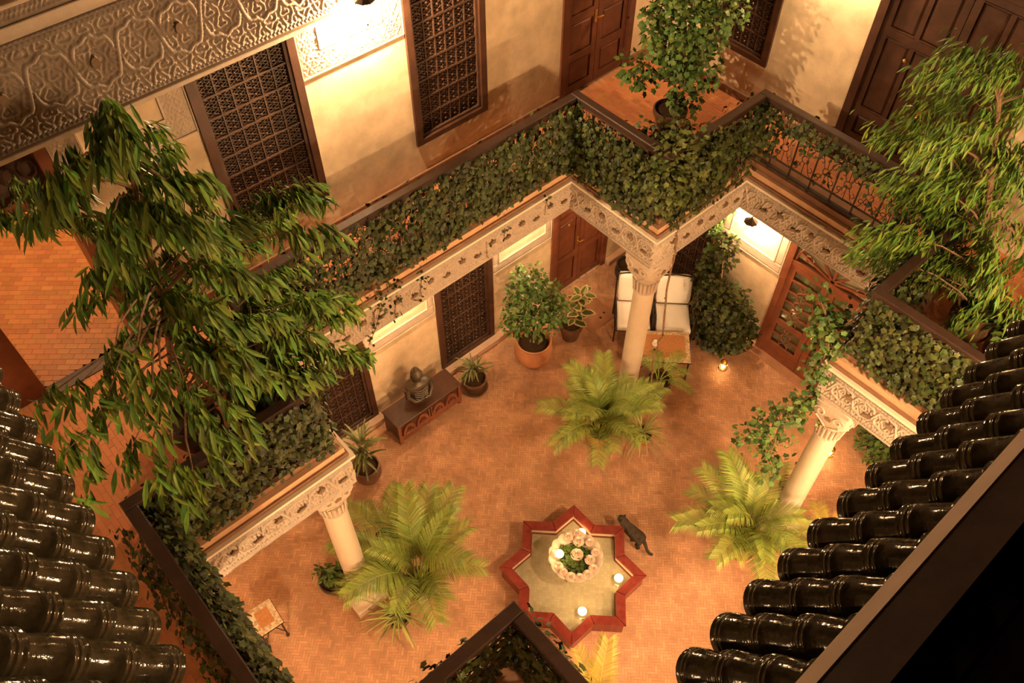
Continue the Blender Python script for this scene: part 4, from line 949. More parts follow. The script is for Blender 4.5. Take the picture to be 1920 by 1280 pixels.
ball_tree('climbing_tree', 'slim small-leaved tree standing in the gallery corner between the two doors', (3.90, 2.55, ZG), 'low', m_terra_d, 1.3,
          [(-.05, .05, 1.45, .42, .50, .62), (.1, -.12, .95, .38, .42, .40), (-.25, .36, .78, .30, .34, .22), (.1, -.15, .52, .25, .26, .22), (.22, -.35, 1.7, .26, .28, .45), (-.05, .1, 2.1, .4, .5, .45), (.12, -.12, .28, .15, .2, .16)], 2600, .075, m_ficus,
          [[(0, 0, 0), (.01, .0, .5), (-.03, .03, 1.3), (.0, 0, 2.2)], [(0, 0, .5), (.15, -.2, 1.2), (.2, -.3, 1.8)], [(0, 0, .4), (-.2, .3, .8)]], 'tree', None, .018, tv=IVY_V, tf=IVY_F)
ball_tree('corner_creeper', 'loose creeper at the inner corner of the gallery floor behind the balustrade', (2.95, 1.80, ZG), None, None, 1, [(0, 0, .45, .26, .24, .42), (.2, .05, .75, .2, .2, .22), (-.2, .18, .8, .2, .2, .2)], 330, .07, m_ivy, [[(0, 0, 0), (0, 0, .8)]], 'plant', None, .008, tv=IVY_V, tf=IVY_F)

ball_tree('ivy_bush', 'bushy ivy clump tumbling over the inner corner of the balustrade below the small-leaved tree', (2.62, 1.52, ZG), None, None, 1,
          [(-.10, -.10, .62, .28, .28, .40), (.25, -.12, .72, .34, .20, .34), (.62, -.12, .60, .30, .18, .36), (-.12, .25, .55, .18, .30, .36), (.05, .0, 1.0, .22, .22, .18)], 1500, .07, m_ivy_l, [[(.05, .05, 0), (0, 0, .9)]], 'ivy', None, .008, tv=IVY_V, tf=IVY_F)
# ------------------------------------------------------------------ fountain
def star_ring_mesh(mb, ao, ai, z0, z1):
    return mb.ring(star_poly(ao, R(0)), star_poly(ai, R(0)), z0, z1)
FR = .31
fo_t = thing('fountain', 'eight-pointed star fountain basin with red tiled rim in the middle of the courtyard', 'fountain', (0, 0, 0))
MB().ring(star_poly(.665), star_poly(.585), 0, FR-.02).build('basin_wall', m_red, fo_t)
# rim of sixteen red tiled lengths
so, si = star_poly(.69), star_poly(.568)
for k in range(16):
    j = (k+1) % 16; g = .004
    P4 = [Vector((*so[k], 0)), Vector((*so[j], 0)), Vector((*si[j], 0)), Vector((*si[k], 0))]
    cc = sum(P4, Vector())/4; P4 = [cc+(p-cc)*.988 for p in P4]
    mb = MB(); P5 = [cc+(p-cc)*.955 for p in P4]
    vs = [(p.x, p.y, FR-.03) for p in P4]+[(p.x, p.y, FR-.008) for p in P4]+[(p.x, p.y, FR) for p in P5]
    fs = [(3, 2, 1, 0), (8, 9, 10, 11)]+[(i, (i+1) % 4, 4+(i+1) % 4, 4+i) for i in range(4)]+[(4+i, 4+(i+1) % 4, 8+(i+1) % 4, 8+i) for i in range(4)]
    mb.add(vs, fs).build('rim_length', m_red, fo_t)
MB().ring(star_poly(.584), star_poly(.570), .19, FR-.035).build('inner_lining', m_poolside, fo_t)
MB().prism(star_poly(.60), .04, .19).build('pool_floor', m_pool, fo_t)
MB().ring(star_poly(.583), star_poly(.556), .19, .215).build('pool_kerb', m_red, fo_t)
MB().prism(star_poly(.555), .232, .234).build('water', m_water, fo_t)
BX, BY = .065, .035
bowl = thing('fountain_bowl', 'scalloped marble bowl on a pedestal in the star pool', 'bowl', (BX, BY, .19))
MB().lathe([(.0, 0), (.13, 0), (.135, .03), (.07, .07), (.055, .16), (.07, .24), (.12, .28), (0, .285)], 16).build('pedestal', m_marble, bowl, smooth=True)
mb = MB(); vs = []; fs = []; n = 64
for i, (r, z) in enumerate([(.06, .27), (.16, .30), (.26, .35), (.325, .41), (.34, .42), (.325, .425), (.25, .38), (.15, .33), (0.02, .32)]):
    for k in range(n):
        a = 2*PI*k/n; f = 1+.055*abs(math.sin(a*8))*(r/.34) - .0; vs.append((r*f*math.cos(a), r*f*math.sin(a), z+.02*abs(math.sin(a*8))*(r/.34)))
for i in range(8):
    for k in range(n): fs.append((i*n+k, i*n+(k+1) % n, (i+1)*n+(k+1) % n, (i+1)*n+k))
mb.add(vs, fs).build('basin', m_marble, bowl, smooth=True)
t = thing('bouquet', 'bed of dark green leaves filling the marble bowl', 'greenery', (BX, BY, .54))
ms = []
for k in range(420):
    a = random.uniform(0, 2*PI); r = .27*random.random()**.5; ms.append(frame(rv(1)*Vector((1, 1, .4)), Vector((0, 0, 1))+rv(.4), (r*math.cos(a), r*math.sin(a), -.04+.10*(1-(r/.28)**2)+random.uniform(-.01, .03)), random.uniform(.05, .085)))
batch('foliage', OVAL_V, OVAL_F, ms, m_ficus, t, world=False)
def rose_mesh():
    mb = MB()
    for lay, (r, z, n, tilt) in enumerate([(.030, .0, 5, .75), (.024, .008, 5, .45), (.016, .014, 4, .2), (.008, .017, 3, .05)]):
        for k in range(n):
            a = 2*PI*k/n+lay*.6; vs = []
            for u in range(4):
                for v in range(4):
                    th = a+(v/3-.5)*2*PI/n*1.35; rr = r*(.35+.65*u/3)+tilt*.012*(u/3)**2; vs.append((rr*math.cos(th), rr*math.sin(th), z+.036*(u/3)*(1-.45*tilt)-.010*abs(v/3-.5)*u/3))
            mb.add(vs, [(u*4+v, u*4+v+1, (u+1)*4+v+1, (u+1)*4+v) for u in range(3) for v in range(3)])
    return mb
me_rose = rose_mesh().mesh('rose', m_rose, True)
me_sepal = MB().lathe([(.0, -.012), (.014, -.006), (.020, .006)], 8).mesh('sepals', m_ficus)
me_bud = MB().lathe([(.0, .0), (.012, .006), (.0135, .018), (.009, .030), (.003, .036), (0, .0365)], 9).mesh('bud', m_rose, True)
roses = [('pale rose at the centre of the leaf bed in the bowl', 0.02, 0.0, 1.25), ('pale rose near the bowl edge facing the cat', .10, -.16, 1.05), ('pale rose near the bowl edge facing the top star point', .17, .12, 1.1),
         ('pink rose at bowl edge beside the top candle', .24, .22, .95), ('pink rose at bowl edge between two candles', .12, .26, .95), ('pink rose on bowl edge beyond the bowl candle', -.18, .21, .85), ('pink rose low on the bowl edge below the bowl candle', -.26, .05, .95),
         ('pink rose on bowl edge toward the far left star point', -.27, -.05, .9), ('pink rose at the bowl edge nearest the viewer', -.24, -.16, 1.0), ('pink rose at the near bowl edge beside the leaves', -.06, -.28, 1.0), ('pink rose at the bowl edge toward the lower star candle', -.16, -.24, .9), ('pink rose at the bowl edge under the cat side', .05, -.27, .95), ('small pink rose at the bowl edge opposite the cat', .27, .02, .85), ('small rose at the bowl edge toward the star tip by the cat', .23, -.13, .85)]
for lab, x, y, s_ in roses:
    o = thing('rose', lab, 'rose', (BX+x, BY+y, .585+.02*(1-math.hypot(x, y)*3)), random.uniform(0, 6), 'roses in the marble bowl'); o.scale = (s_*1.75,)*3
    for nm, me in (('blossom', me_rose), ('bud', me_bud), ('sepals', me_sepal)):
        c = bpy.data.objects.new(nm, me); COL.objects.link(c); c.parent = o
def candle(label, x, y, z, group='lit candles of the fountain'):
    t = thing('candle', label, 'candle', (x, y, z), 0, group)
    MB().lathe([(0, 0), (.034, 0), (.056, .022), (.060, .045), (.054, .047), (.040, .03), (0, .03)], 16).build('holder', m_cup, t, smooth=True)
    MB().lathe([(.038, .03), (.038, .038), (0, .040)], 14).build('wax', m_wax, t)
    MB().lathe([(0, .040), (.018, .050), (.024, .068), (.016, .09), (.004, .112), (0, .115)], 10).build('flame', m_flame, t, smooth=True)
    lamp((x, y, z+.16), P_CANDLE, .03, (1, .58, .22))
candle('lit candle floating in the top star point behind the bowl', .49, .33, .232)
candle('lit candle resting on the bowl among the roses', BX-.14, BY+.16, .60)
candle('lit candle floating in the star point beside the cat', .40, -.46, .232)
candle('lit candle floating in the star point nearest the viewer corner', -.27, -.46, .232)

# ------------------------------------------------------------------ cat
def skin_body(name, pts, rad, edges, mat, parent, levels=2):
    me = bpy.data.meshes.new(name); me.from_pydata(pts, edges, []); o = bpy.data.objects.new(name, me); COL.objects.link(o)
    o.modifiers.new('skin', 'SKIN'); sb = o.modifiers.new('sub', 'SUBSURF'); sb.levels = levels; sb.render_levels = levels
    o.modifiers['skin'].use_smooth_shade = True
    for i, r in enumerate(rad):
        v = me.skin_vertices[0].data[i]; v.radius = r if isinstance(r, tuple) else (r, r)
    me.skin_vertices[0].data[0].use_root = True
    dg = bpy.context.evaluated_depsgraph_get(); m2 = bpy.data.meshes.new_from_object(o.evaluated_get(dg)); m2.name = name
    bpy.data.objects.remove(o); m2.materials.clear(); m2.materials.append(mat)
    m2.polygons.foreach_set('use_smooth', [True]*len(m2.polygons))
    return link_mesh(name, m2, None, parent)
t = thing('cat', 'dark tabby cat with its front paws up on the star fountain rim', 'cat', (1.04, -.13, 0), R(98)); t.scale = (.82, 1.0, .85)
# local: +x forward
pts = [(-.15, 0, .225), (-.05, 0, .245), (.06, 0, .27), (.15, 0, .315), (.21, 0, .37), (.255, 0, .415), (.305, 0, .415), (.335, 0, .405),
       (-.17, .055, .20), (-.13, .065, .11), (-.20, .062, .065), (-.175, .062, .012), (-.13, .062, .010),
       (-.17, -.055, .20), (-.11, -.065, .11), (-.17, -.062, .065), (-.15, -.062, .012), (-.105, -.062, .010),
       (.15, .045, .30), (.16, .055, .36-.02), (.20, .055, .365), (.235, .055, .362), (.15, -.045, .30), (.165, -.055, .34), (.21, -.055, .365), (.245, -.055, .362),
       (-.20, 0, .235), (-.27, .02, .19), (-.33, .05, .15), (-.40, .07, .15), (-.46, .06, .17)]
rad = [.085, .094, .096, .085, .062, .066, .055, .03, .05, .035, .018, .016, .014, .05, .035, .018, .016, .014, .035, .022, .017, .016, .035, .022, .017, .016, .04, .027, .025, .025, .02]
edges = [(0, 1), (1, 2), (2, 3), (3, 4), (4, 5), (5, 6), (6, 7), (0, 8), (8, 9), (9, 10), (10, 11), (11, 12), (0, 13), (13, 14), (14, 15), (15, 16), (16, 17), (3, 18), (18, 19), (19, 20), (20, 21), (3, 22), (22, 23), (23, 24), (24, 25), (0, 26), (26, 27), (27, 28), (28, 29), (29, 30)]
skin_body('body', pts, rad, edges, m_cat, t)
for s_ in (-1, 1):
    MB().add([(.235, s_*.014, .455), (.235, s_*.056, .435), (.275, s_*.036, .448), (.235, s_*.052, .525)], [(0, 1, 3), (1, 2, 3), (2, 0, 3), (0, 2, 1)]).build('ear', m_cat, t)
    MB().lathe([(0, -.008), (.007, -.004), (.008, 0), (.007, .004), (0, .008)], 8, (.325, s_*.022, .43)).build('eye', m_brass, t, smooth=True)
MB().lathe([(0, -.006), (.007, 0), (0, .006)], 6, (.358, 0, .41)).build('nose', m_black, t)

# ------------------------------------------------------------------ armchairs, tables
def armchair(label, fx, fy, wdt):
    """origin at the middle of the front edge on the floor; faces local -y"""
    t = thing('armchair', label, 'armchair', (fx, fy, 0), R(-45), 'white cushioned armchairs in the corner')
    w2 = wdt/2
    # frame: legs, side arms, back
    for s_ in (-1, 1):
        x = s_*(w2+.035)
        MB().tube([(x, .04, 0), (x, .03, .25), (x, .02, .50), (x, .06, .60), (x, .14, .62), (x, .34, .60), (x, .50, .585)], .014, 6).build('arm', m_iron, t, smooth=True)
        MB().tube([(x, .62, 0), (x, .58, .3), (x, .60, .55), (x, .70, .92)], .014, 6).build('rear_leg', m_iron, t, smooth=True)
        MB().tube([(x, .03, .30), (x, .30, .30), (x, .58, .30)], .011, 6).build('side_rail', m_iron, t)
        mb = MB()
        for k in range(3): mb.tube([(x, .14+.13*k, .31), (x, .16+.13*k, .45), (x, .13+.13*k, .6)], .007, 5)
        mb.build('spindle', m_iron, t)
    MB().tube([(-w2-.035, .03, .30), (w2+.035, .03, .30)], .011, 6).build('front_rail', m_iron, t)
    MB().tube([(-w2-.035, .70, .92), (0, .71, .97), (w2+.035, .70, .92)], .012, 6).build('top_rail', m_iron, t)
    MB().tube([(-w2-.035, .58, .30), (w2+.035, .58, .30)], .011, 6).build('back_rail', m_iron, t)
    # cushions: rounded boxes
    def cushion(name, mat_, x0, x1, y0, y1, z0, z1, bul):
        bm = bmesh.new(); bmesh.ops.create_cube(bm, size=1)
        bmesh.ops.subdivide_edges(bm, edges=bm.edges[:], cuts=6, use_grid_fill=True)
        for v in bm.verts:
            x, y, z = v.co*2
            k = (1-x*x*.9)*(1-y*y*.9); rr = 1-.06*(max(abs(x), abs(y))**6)
            e = .94 if abs(z) > .99 else 1.0
            v.co = Vector((x*e*.5, y*e*.5, z*.5*(rr*.9+bul*k)))
        me = bpy.data.meshes.new(name); bm.to_mesh(me); bm.free(); me.materials.append(m_white)
        me.transform(mat_ @ Matrix.Translation(((x0+x1)/2, (y0+y1)/2, (z0+z1)/2)) @ Matrix.Diagonal((x1-x0, y1-y0, z1-z0, 1)))
        me.polygons.foreach_set('use_smooth', [True]*len(me.polygons))
        return link_mesh(name, me, None, t)
    I = Matrix.Identity(4)
    cushion('seat_cushion', I, -w2, w2, .0, .56, .315, .44, .18)
    tilt = Matrix.Translation((0, .52, .43)) @ Matrix.Rotation(R(-16), 4, 'X')
    cushion('back_cushion', tilt, -w2, w2, 0, .13, 0, .56, .02)
    MB().box(-w2, w2, .02, .58, .29, .314).build('seat_deck', m_black, t)
    MB().tube([(-w2+.02, -.003, .38), (w2-.02, -.003, .38)], .006, 5).build('piping', m_piping, t)
    return t
armchair('white cushioned armchair partly behind the column by the corner', 3.535, 2.262, .52)
armchair('white cushioned armchair next to the large shrub', 3.975, 1.805, .54)

def iron_table(label, c, ang, L_, D, H, group):
    t = thing('mosaic_table', label, 'table', (c[0], c[1], 0), ang, group)
    MB().box(-L_/2, L_/2, -D/2, D/2, H-.022, H, .004).build('top_border', m_mos_b, t)
    b = .075
    MB().box(-L_/2+b, L_/2-b, -D/2+b, D/2-b, H-.002, H+.003).build('top_field', m_mos_f, t)
    MB().box(-L_/2-.006, L_/2+.006, -D/2-.006, D/2+.006, H-.035, H-.0225).build('iron_edge', m_iron, t)
    for sx_ in (-1, 1):
        for sy_ in (-1, 1):
            x, y = sx_*(L_/2-.03), sy_*(D/2-.03)
            lg = MB().box(x-.012, x+.012, y-.012, y+.012, 0, H-.034).build('leg', m_iron, t)
            MB().lathe([(0, 0), (.024, .002), (.022, .03), (.012, .04)], 8, (x, y, 0)).build('foot', m_iron, lg)
    mb = MB()
    for s_ in (-1, 1): mb.tube([(s_*(L_/2-.03), -(D/2-.03), .14), (0, 0, .20), (-s_*(L_/2-.03), (D/2-.03), .14)], .008, 5)
    mb.build('stretcher', m_iron, t)
    return t
iron_table('mosaic-topped coffee table in front of the white armchairs', (3.535, 1.69), R(-45), .90, .60, .50, 'mosaic tables')
iron_table('small square mosaic side table alone near the ivy balustrade', (-3.38, 2.075), R(-4), .33, .38, .50, 'mosaic tables')
t = thing('ashtray', 'white lidded ashtray standing on the mosaic coffee table', 'ashtray', (3.48, 1.77, .504))
MB().lathe([(0, 0), (.045, 0), (.052, .02), (.050, .035), (.03, .032), (0, .03)], 16).build('dish', m_porc, t, smooth=True)
MB().lathe([(.020, .03), (.022, .05), (.035, .065), (.038, .08), (.030, .085), (.012, .07), (0, .068)], 16).build('lid', m_porc, t, smooth=True)

# ------------------------------------------------------------------ console and bust
t = thing('console', 'low dark wooden console with arched carved front against the wall', 'cabinet', (.14, 3.40, 0))
L2_, D2 = .60, .20
MB().box(-L2_, L2_, -D2, D2, .47, .50, .006).build('top', m_wood, t)
MB().box(-L2_+.02, L2_-.02, -D2+.025, D2-.01, .10, .47).build('carcass', m_wood, t)
for sx_ in (-1, 1):
    for sy_ in (-1, 1): MB().box(sx_*(L2_-.04)-.025, sx_*(L2_-.04)+.025, sy_*(D2-.04)-.025, sy_*(D2-.04)+.025, 0, .12, .004).build('leg', m_wood2, t)
MB().box(-L2_+.01, L2_-.01, -D2+.005, -D2+.025, .08, .20, .004).build('apron', m_wood2, t)
MB().box(-L2_+.01, -L2_+.06, -D2+.005, -D2+.025, .20, .47, .004).box(L2_-.06, L2_-.01, -D2+.005, -D2+.025, .20, .47, .004).build('front_stile', m_wood2, t)
def half_arch(cx, r0, r1, h): # arch panel outline
    mb = MB(); n = 12; vs = []; fs = []
    for k in range(n+1):
        a = PI*k/n
        for r, y in ((r0, -D2+.004), (r1, -D2+.004), (r0, -D2+.03), (r1, -D2+.03)): vs.append((cx+r*math.cos(a), y, .20+h*r/r1*math.sin(a)))
    for k in range(n):
        o = k*4; fs += [(o, o+4, o+5, o+1), (o+1, o+5, o+7, o+3), (o+4, o, o+2, o+6)]
    return mb.add(vs, fs)
for k, cx in enumerate((-.40, -.15, .15, .40)):
    half_arch(cx, .075, .115, .22).build('carved_arch', m_wood2, t)
    mb = MB()
    for q in range(5): a = PI*(q+.5)/5; mb.tube([(cx, -D2+.012, .205), (cx+.05*math.cos(a), -D2+.008, .205+.10*math.sin(a)), (cx+.068*math.cos(a), -D2+.012, .205+.135*math.sin(a))], [.006, .013, .004], 5)
    mb.build('carved_fan', m_wood2, t)
MB().box(-.035, -.012, -D2+.004, -D2+.025, .20, .43, .004).box(.012, .035, -D2+.004, -D2+.025, .20, .43, .004).build('centre_post', m_wood2, t)

t = thing('bust', 'dark bronze bust with a topknot standing on the wooden console', 'sculpture', (.12, 3.43, .50), R(-8))
prof = [(.0, .15, .11), (.04, .165, .12), (.08, .16, .115), (.14, .145, .11), (.22, .15, .11), (.30, .185, .12), (.36, .205, .12), (.40, .19, .11), (.43, .13, .09), (.45, .062, .06), (.48, .052, .055), (.51, .06, .066), (.54, .078, .088), (.58, .086, .10), (.62, .084, .098), (.65, .07, .082), (.675, .045, .05), (.69, .038, .04), (.72, .036, .036), (.745, .012, .012)]
mb = MB(); vs = []; fs = []; n = 24
for z, a_, b_ in prof:
    for k in range(n):
        q = 2*PI*k/n; x, y = a_*math.cos(q), b_*math.sin(q)
        if .5 < z < .64: y -= .010
        vs.append((x, y, z))
for i in range(len(prof)-1):
    for k in range(n): fs.append((i*n+k, i*n+(k+1) % n, (i+1)*n+(k+1) % n, (i+1)*n+k))
fs += [tuple(range(n))[::-1], tuple((len(prof)-1)*n+k for k in range(n))]
mb.add(vs, fs)
body = mb.build('figure', m_bronze, t, smooth=True)
MB().add([(-.012, -.105, .545), (.012, -.105, .545), (0, -.132, .55), (0, -.102, .60)], [(0, 1, 2), (1, 3, 2), (3, 0, 2), (0, 3, 1)]).build('nose', m_bronze, body)
for s_ in (-1, 1):
    MB().lathe([(0, -.035), (.012, -.02), (.016, .0), (.012, .025), (0, .035)], 8, (s_*.088, 0, .565), sx=.6).build('ear', m_bronze, body, smooth=True)
    MB().lathe([(0, -.008), (.014, 0), (0, .008)], 8, (s_*.032, -.100, .585)).build('eye', m_bronze, body)
    MB().tube([(s_*.185, -.02, .36), (s_*.20, -.06, .22), (s_*.12, -.12, .12), (s_*.03, -.135, .12)], [.05, .042, .034, .026], 8).build('arm', m_bronze, t, smooth=True)
MB().tube([(-.032, -.106, .522), (0, -.112, .518), (.032, -.106, .522)], .007, 5).build('mouth', m_bronze, body)
mb = MB()
for k in range(5): mb.tube([(.12*math.cos(q), -.075+.115*math.sin(q)*-1*.55, .39-.05*k-.055*math.sin(q)) for q in np.linspace(.15*PI, .85*PI, 7)], .007, 4)
mb.build('robe_fold', m_bronze, t)

# square drain slab laid diagonally on the floor
t = thing('floor_slab', 'square terracotta drain cover set diagonally in the floor by the double door', 'slab', (3.51, 3.14, 0), R(0))
MB().box(-.30, .30, -.30, .30, -.008, .016, .006).build('plate', m_slab, t)
for s_ in (-1, 1): MB().lathe([(0, .016), (.022, .017), (.018, .022), (0, .022)], 10, (.1+.06*s_, -.14+.02*s_, 0)).build('lifting_stud', m_iron, t)

# ------------------------------------------------------------------ lamps
def floor_lantern(label, x, y):
    t = thing('floor_lantern', label, 'lantern', (x, y, 0), R(20), 'brass floor lanterns')
    MB().lathe([(0, 0), (.06, 0), (.065, .012), (.05, .02), (0, .022)], 12).build('base', m_brass, t, smooth=True)
    mb = MB()
    for k in range(6):
        a = 2*PI*k/6; mb.tube([(.052*math.cos(a), .052*math.sin(a), .02), (.07*math.cos(a), .07*math.sin(a), .09), (.05*math.cos(a), .05*math.sin(a), .16)], .005, 5)
    mb.build('cage', m_brass, t)
    MB().lathe([(.06, .155), (.055, .17), (.03, .20), (.012, .215), (.014, .235), (0, .24)], 12).build('cap', m_brass, t, smooth=True)
    MB().lathe([(0, .025), (.026, .03), (.036, .07), (.026, .11), (0, .125)], 12).build('glow', m_flame, t, smooth=True)
    lamp((x-.16, y-.08, .14), P_CANDLE*.7, .04, (1, .58, .22))
floor_lantern('small lit brass lantern at the foot of the large shrub', 4.27, .95)
floor_lantern('small lit brass lantern on the floor behind the column near the tile roof', 4.22, -1.13)

def wall_lantern(label, axis, face, u, z, power, sgn=-1, size=.04):
    """iron and glass sconce; bulb inside, bracket to the wall behind"""
    rot = {('y', -1): 0, ('x', -1): -PI/2, ('y', 1): PI, ('x', 1): PI/2}[(axis, sgn)]
    loc = (u, face, z) if axis == 'y' else (face, u, z)
    t = thing('wall_lantern', label, 'lamp', loc, rot, 'wrought iron wall lanterns')
    MB().lathe([(0, 0), (.05, .002), (.05, .012), (0, .014)], 12).xf(Matrix.Translation((0, 0, .12)) @ Matrix.Rotation(PI/2, 4, 'X')).build('wall_plate', m_iron, t)
    MB().tube([(0, 0, .12), (0, -.10, .20), (0, -.22, .22), (0, -.24, .19)], .010, 6).build('bracket', m_iron, t, smooth=True)
    yc = -.24
    MB().lathe([(.0, .19), (.02, .18), (.03, .165), (.10, .12), (.105, .11), (0, .112)], 8, (0, yc, 0)).build('cap', m_iron, t)
    mb = MB()
    for k in range(8):
        a = 2*PI*k/8; mb.tube([(.098*math.cos(a), yc+.098*math.sin(a), .11), (.062*math.cos(a), yc+.062*math.sin(a), -.10)], .005, 4)
    mb.build('cage', m_iron, t)
    MB().lathe([(0, -.16), (.010, -.155), (.014, -.14), (.03, -.125), (.066, -.10), (.066, -.095), (0, -.096)], 12, (0, yc, 0)).build('finial', m_iron, t, smooth=True)
    MB().lathe([(0, -.05), (.022, -.035), (.028, 0), (.018, .04), (.012, .08), (0, .11)], 10, (0, yc, 0)).build('bulb', m_bulb, t, smooth=True)
    p = Matrix.Translation(loc) @ Matrix.Rotation(rot, 4, 'Z') @ Vector((.0, yc+.055, .0))
    lamp(p, power, size)
wall_lantern('lit iron wall lantern between the upper lattice windows', 'y', WY1, .29, 6.62, P_UP*1.6)
wall_lantern('lit iron wall lantern high beside the wide dark gallery door', 'x', WX1, 1.45, 6.60, P_UP*.6)
wall_lantern('upper wall lantern above the roof tile side', 'x', WX0, -.6, 6.6, P_UP*.09, 1)
wall_lantern('upper wall lantern below the viewer terrace', 'y', WY0, .8, 6.6, P_UP*1.9, 1, .16)
wall_lantern('courtyard wall lantern in the niche by the glazed door', 'x', WX1, 1.48, 2.40, P_LOW*.9)
wall_lantern('courtyard wall lantern over the console and bust', 'y', WY1, .22, 2.45, P_LOW*.8)
wall_lantern('courtyard wall lantern over the large terracotta pot', 'y', WY1, 2.55, 2.45, P_LOW*.8)
wall_lantern('courtyard wall lantern under the roof tile gallery', 'x', WX0, -.3, 2.75, P_LOW*2.1, 1, .1)
wall_lantern('courtyard wall lantern under the viewer gallery', 'y', WY0, -1.0, 2.75, P_LOW*2.45, 1, .12)
wall_lantern('courtyard wall lantern under the viewer gallery, far end', 'y', WY0, 2.0, 2.75, P_LOW*3.1, 1, .12)

# ------------------------------------------------------------------ tile roofs
def tile_mesh():
    """half-round barrel tile along +x (down slope at x=0), rib rings at the low end"""
    prof = [(-.004, .082), (0, .086), (.010, .0865), (.016, .0845), (.030, .084), (.033, .0855), (.040, .0855), (.043, .0838), (.055, .0835), (.058, .085), (.065, .085), (.069, .083), (.16, .079), (.25, .074), (.30, .071)]
    n = 14; vs = []; fs = []
    for inner in (0, 1):
        for x, r in prof:
            for k in range(n+1):
                a = PI*k/n; rr = r-(.010 if inner else 0); vs.append((x, rr*math.cos(a)*1.0, rr*math.sin(a)*1.12))
    m_ = len(prof)*(n+1)
    for i in range(len(prof)-1):
        for k in range(n):
            q = [i*(n+1)+k, i*(n+1)+k+1, (i+1)*(n+1)+k+1, (i+1)*(n+1)+k]; fs.append(tuple(q)); fs.append(tuple(j+m_ for j in q[::-1]))
    for k in range(n): fs.append((k+1, k, k+m_, k+1+m_))
    me = bpy.data.meshes.new('roof_tile'); me.from_pydata(vs, [], fs); me.materials.append(m_tile); me.materials.append(m_tile_rim)
    me.polygons.foreach_set('use_smooth', [True]*len(me.polygons)); sharp(me, 40)
    mi = [0]*len(me.polygons)
    for k in range(n): mi[-1-k] = 1
    me.polygons.foreach_set('material_index', mi)
    return me
me_tile = tile_mesh()
def pan_mesh(L_):
    n = 6; vs = []; fs = []
    for x in (.015, L_):
        for k in range(n+1): a = PI+PI*k/n; vs.append((x, .062*math.cos(a), .055+.05*math.sin(a)))
    for k in range(n): fs.append((k, k+1, n+2+k, n+1+k))
    me = bpy.data.meshes.new('pan_tile'); me.from_pydata(vs, [], fs); me.materials.append(m_tile); me.polygons.foreach_set('use_smooth', [True]*n); return me
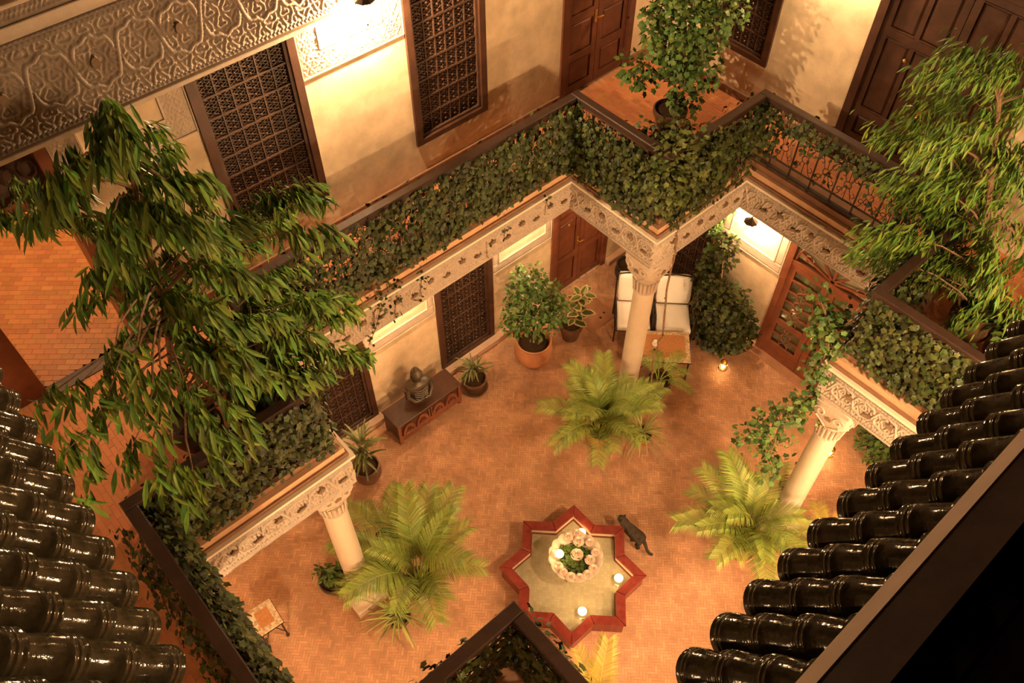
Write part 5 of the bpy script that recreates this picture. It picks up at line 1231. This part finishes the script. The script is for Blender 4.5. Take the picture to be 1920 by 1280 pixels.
def roof(name, axis, eave, z0, slope_dir, slope, rows, ntiles, back, ztop):
    """axis along which the eave runs; rows: positions along it"""
    root = struct_root(name)
    ang = math.atan(slope); L_ = .24*ntiles+.1; me_pan = pan_mesh(L_)
    for r_ in rows:
        for k in range(ntiles):
            o = bpy.data.objects.new('roof_tile', me_tile); COL.objects.link(o); o.parent = root
            dd = .24*k; lift = .0
            h = eave+slope_dir*math.cos(ang)*dd; z = z0+math.sin(ang)*dd
            if axis == 'x': X = Vector((0, slope_dir*math.cos(ang), math.sin(ang))); loc = Vector((r_, h, z))
            else: X = Vector((slope_dir*math.cos(ang), 0, math.sin(ang))); loc = Vector((h, r_, z))
            Yv = Vector((1, 0, 0)) if axis == 'x' else Vector((0, 1, 0))
            Zv = X.cross(Yv)
            if Zv.z < 0: Yv = -Yv; Zv = -Zv
            mt = Matrix((X, Yv, Zv)).transposed().to_4x4()
            mt = mt @ Matrix.Rotation(R(2.2), 4, 'Y') @ Matrix.Rotation(random.gauss(0, .012), 4, 'Z')
            mt.translation = loc+Zv*(.005+random.uniform(-.003, .003))+X*random.uniform(-.008, .008); o.matrix_basis = mt
        if r_ is not rows[-1]:
            o = bpy.data.objects.new('pan_tile', me_pan); COL.objects.link(o); o.parent = root
            off = (rows[1]-rows[0])/2; mt2 = Matrix((X, Yv, Zv)).transposed().to_4x4()
            mt2.translation = (Vector((r_+off, eave, z0)) if axis == 'x' else Vector((eave, r_+off, z0)))-Zv*.045; o.matrix_basis = mt2
    # mortar bed, soffit and fascia
    lo, hi = min(rows)-.2, max(rows)+.2; Lx = L_-.02
    e2 = eave+slope_dir*.03
    prof = [(e2, z0-.10), (e2, z0-.035), (eave+slope_dir*math.cos(ang)*Lx, z0+math.sin(ang)*Lx-.06), (back, z0+math.sin(ang)*Lx-.06), (back, z0-.10)]
    mb = MB(); n = len(prof)
    vs = [((lo, h, z) if axis == 'x' else (h, lo, z)) for h, z in prof]+[((hi, h, z) if axis == 'x' else (h, hi, z)) for h, z in prof]
    fs = [tuple(range(n)), tuple(range(n, 2*n))[::-1]]+[(i, i+n, (i+1) % n+n, (i+1) % n) for i in range(n)]
    mb.add(vs, fs).build('roof_bed', m_mortar, root)
    mb = MB(); e3 = sorted((e2+slope_dir*.02, e2+slope_dir*.07))
    if axis == 'x': mb.box(lo, hi, e3[0], e3[1], z0-.22, z0-.10)
    else: mb.box(e3[0], e3[1], lo, hi, z0-.22, z0-.10)
    mb.build('fascia_board', m_wood_d, root)
    return root
roof('roof_front', 'x', -2.655, 8.0, -1, 2.0, [-2.52+.187*k for k in range(-1, 19)], 4, -3.84, 8.6)
roof('roof_left', 'y', -3.925, 8.0, -1, 2.6, [-1.40+.184*k for k in range(-3, 14)], 4, -4.79, 8.6)

# ------------------------------------------------------------------ terrace parapet under the viewer
t = struct_root('trim_13')
zb = 9.62
prof = [(-2.905, zb-.16), (-2.930, zb-.08), (-3.012, zb-.02), (-3.016, zb-.17), (-2.912, zb-.18)]
def long_prism(pr, nm, mat_):
    n = len(pr); MB().add([(x, y, z) for x in (-4.6, 5) for y, z in pr], [tuple(range(n)), tuple(range(n, 2*n))[::-1]]+[(i, n+i, n+(i+1) % n, (i+1) % n) for i in range(n)]).build(nm, mat_, t)
long_prism([(-2.905, zb-.16), (-2.9305, zb-.079), (-2.945, zb-.085), (-2.93, zb-.17)], 'parapet_edge', m_rail_lit)
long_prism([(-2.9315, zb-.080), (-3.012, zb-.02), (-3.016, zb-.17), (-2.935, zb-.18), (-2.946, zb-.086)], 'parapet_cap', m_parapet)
MB().box(-4.6, 5, -3.01, -2.976, 8.75, zb-.18).build('parapet_board', m_wood_d, t)
MB().box(-4.6, 5, -3.17, -3.135, 9.15, 9.20, .006).build('parapet_ledge', m_wood_d, t)
MB().box(-4.6, 5, -5.2, -3.01, 8.55, 8.75).build('terrace_floor', m_wood_d, None, 'structure')
MB().lathe([(0, -.04), (.05, -.035), (.062, 0), (.05, .035), (0, .04)], 16, (-4.06, -1.99, 9.55)).build('trim_14', m_rail_lit, None, 'structure', smooth=True)
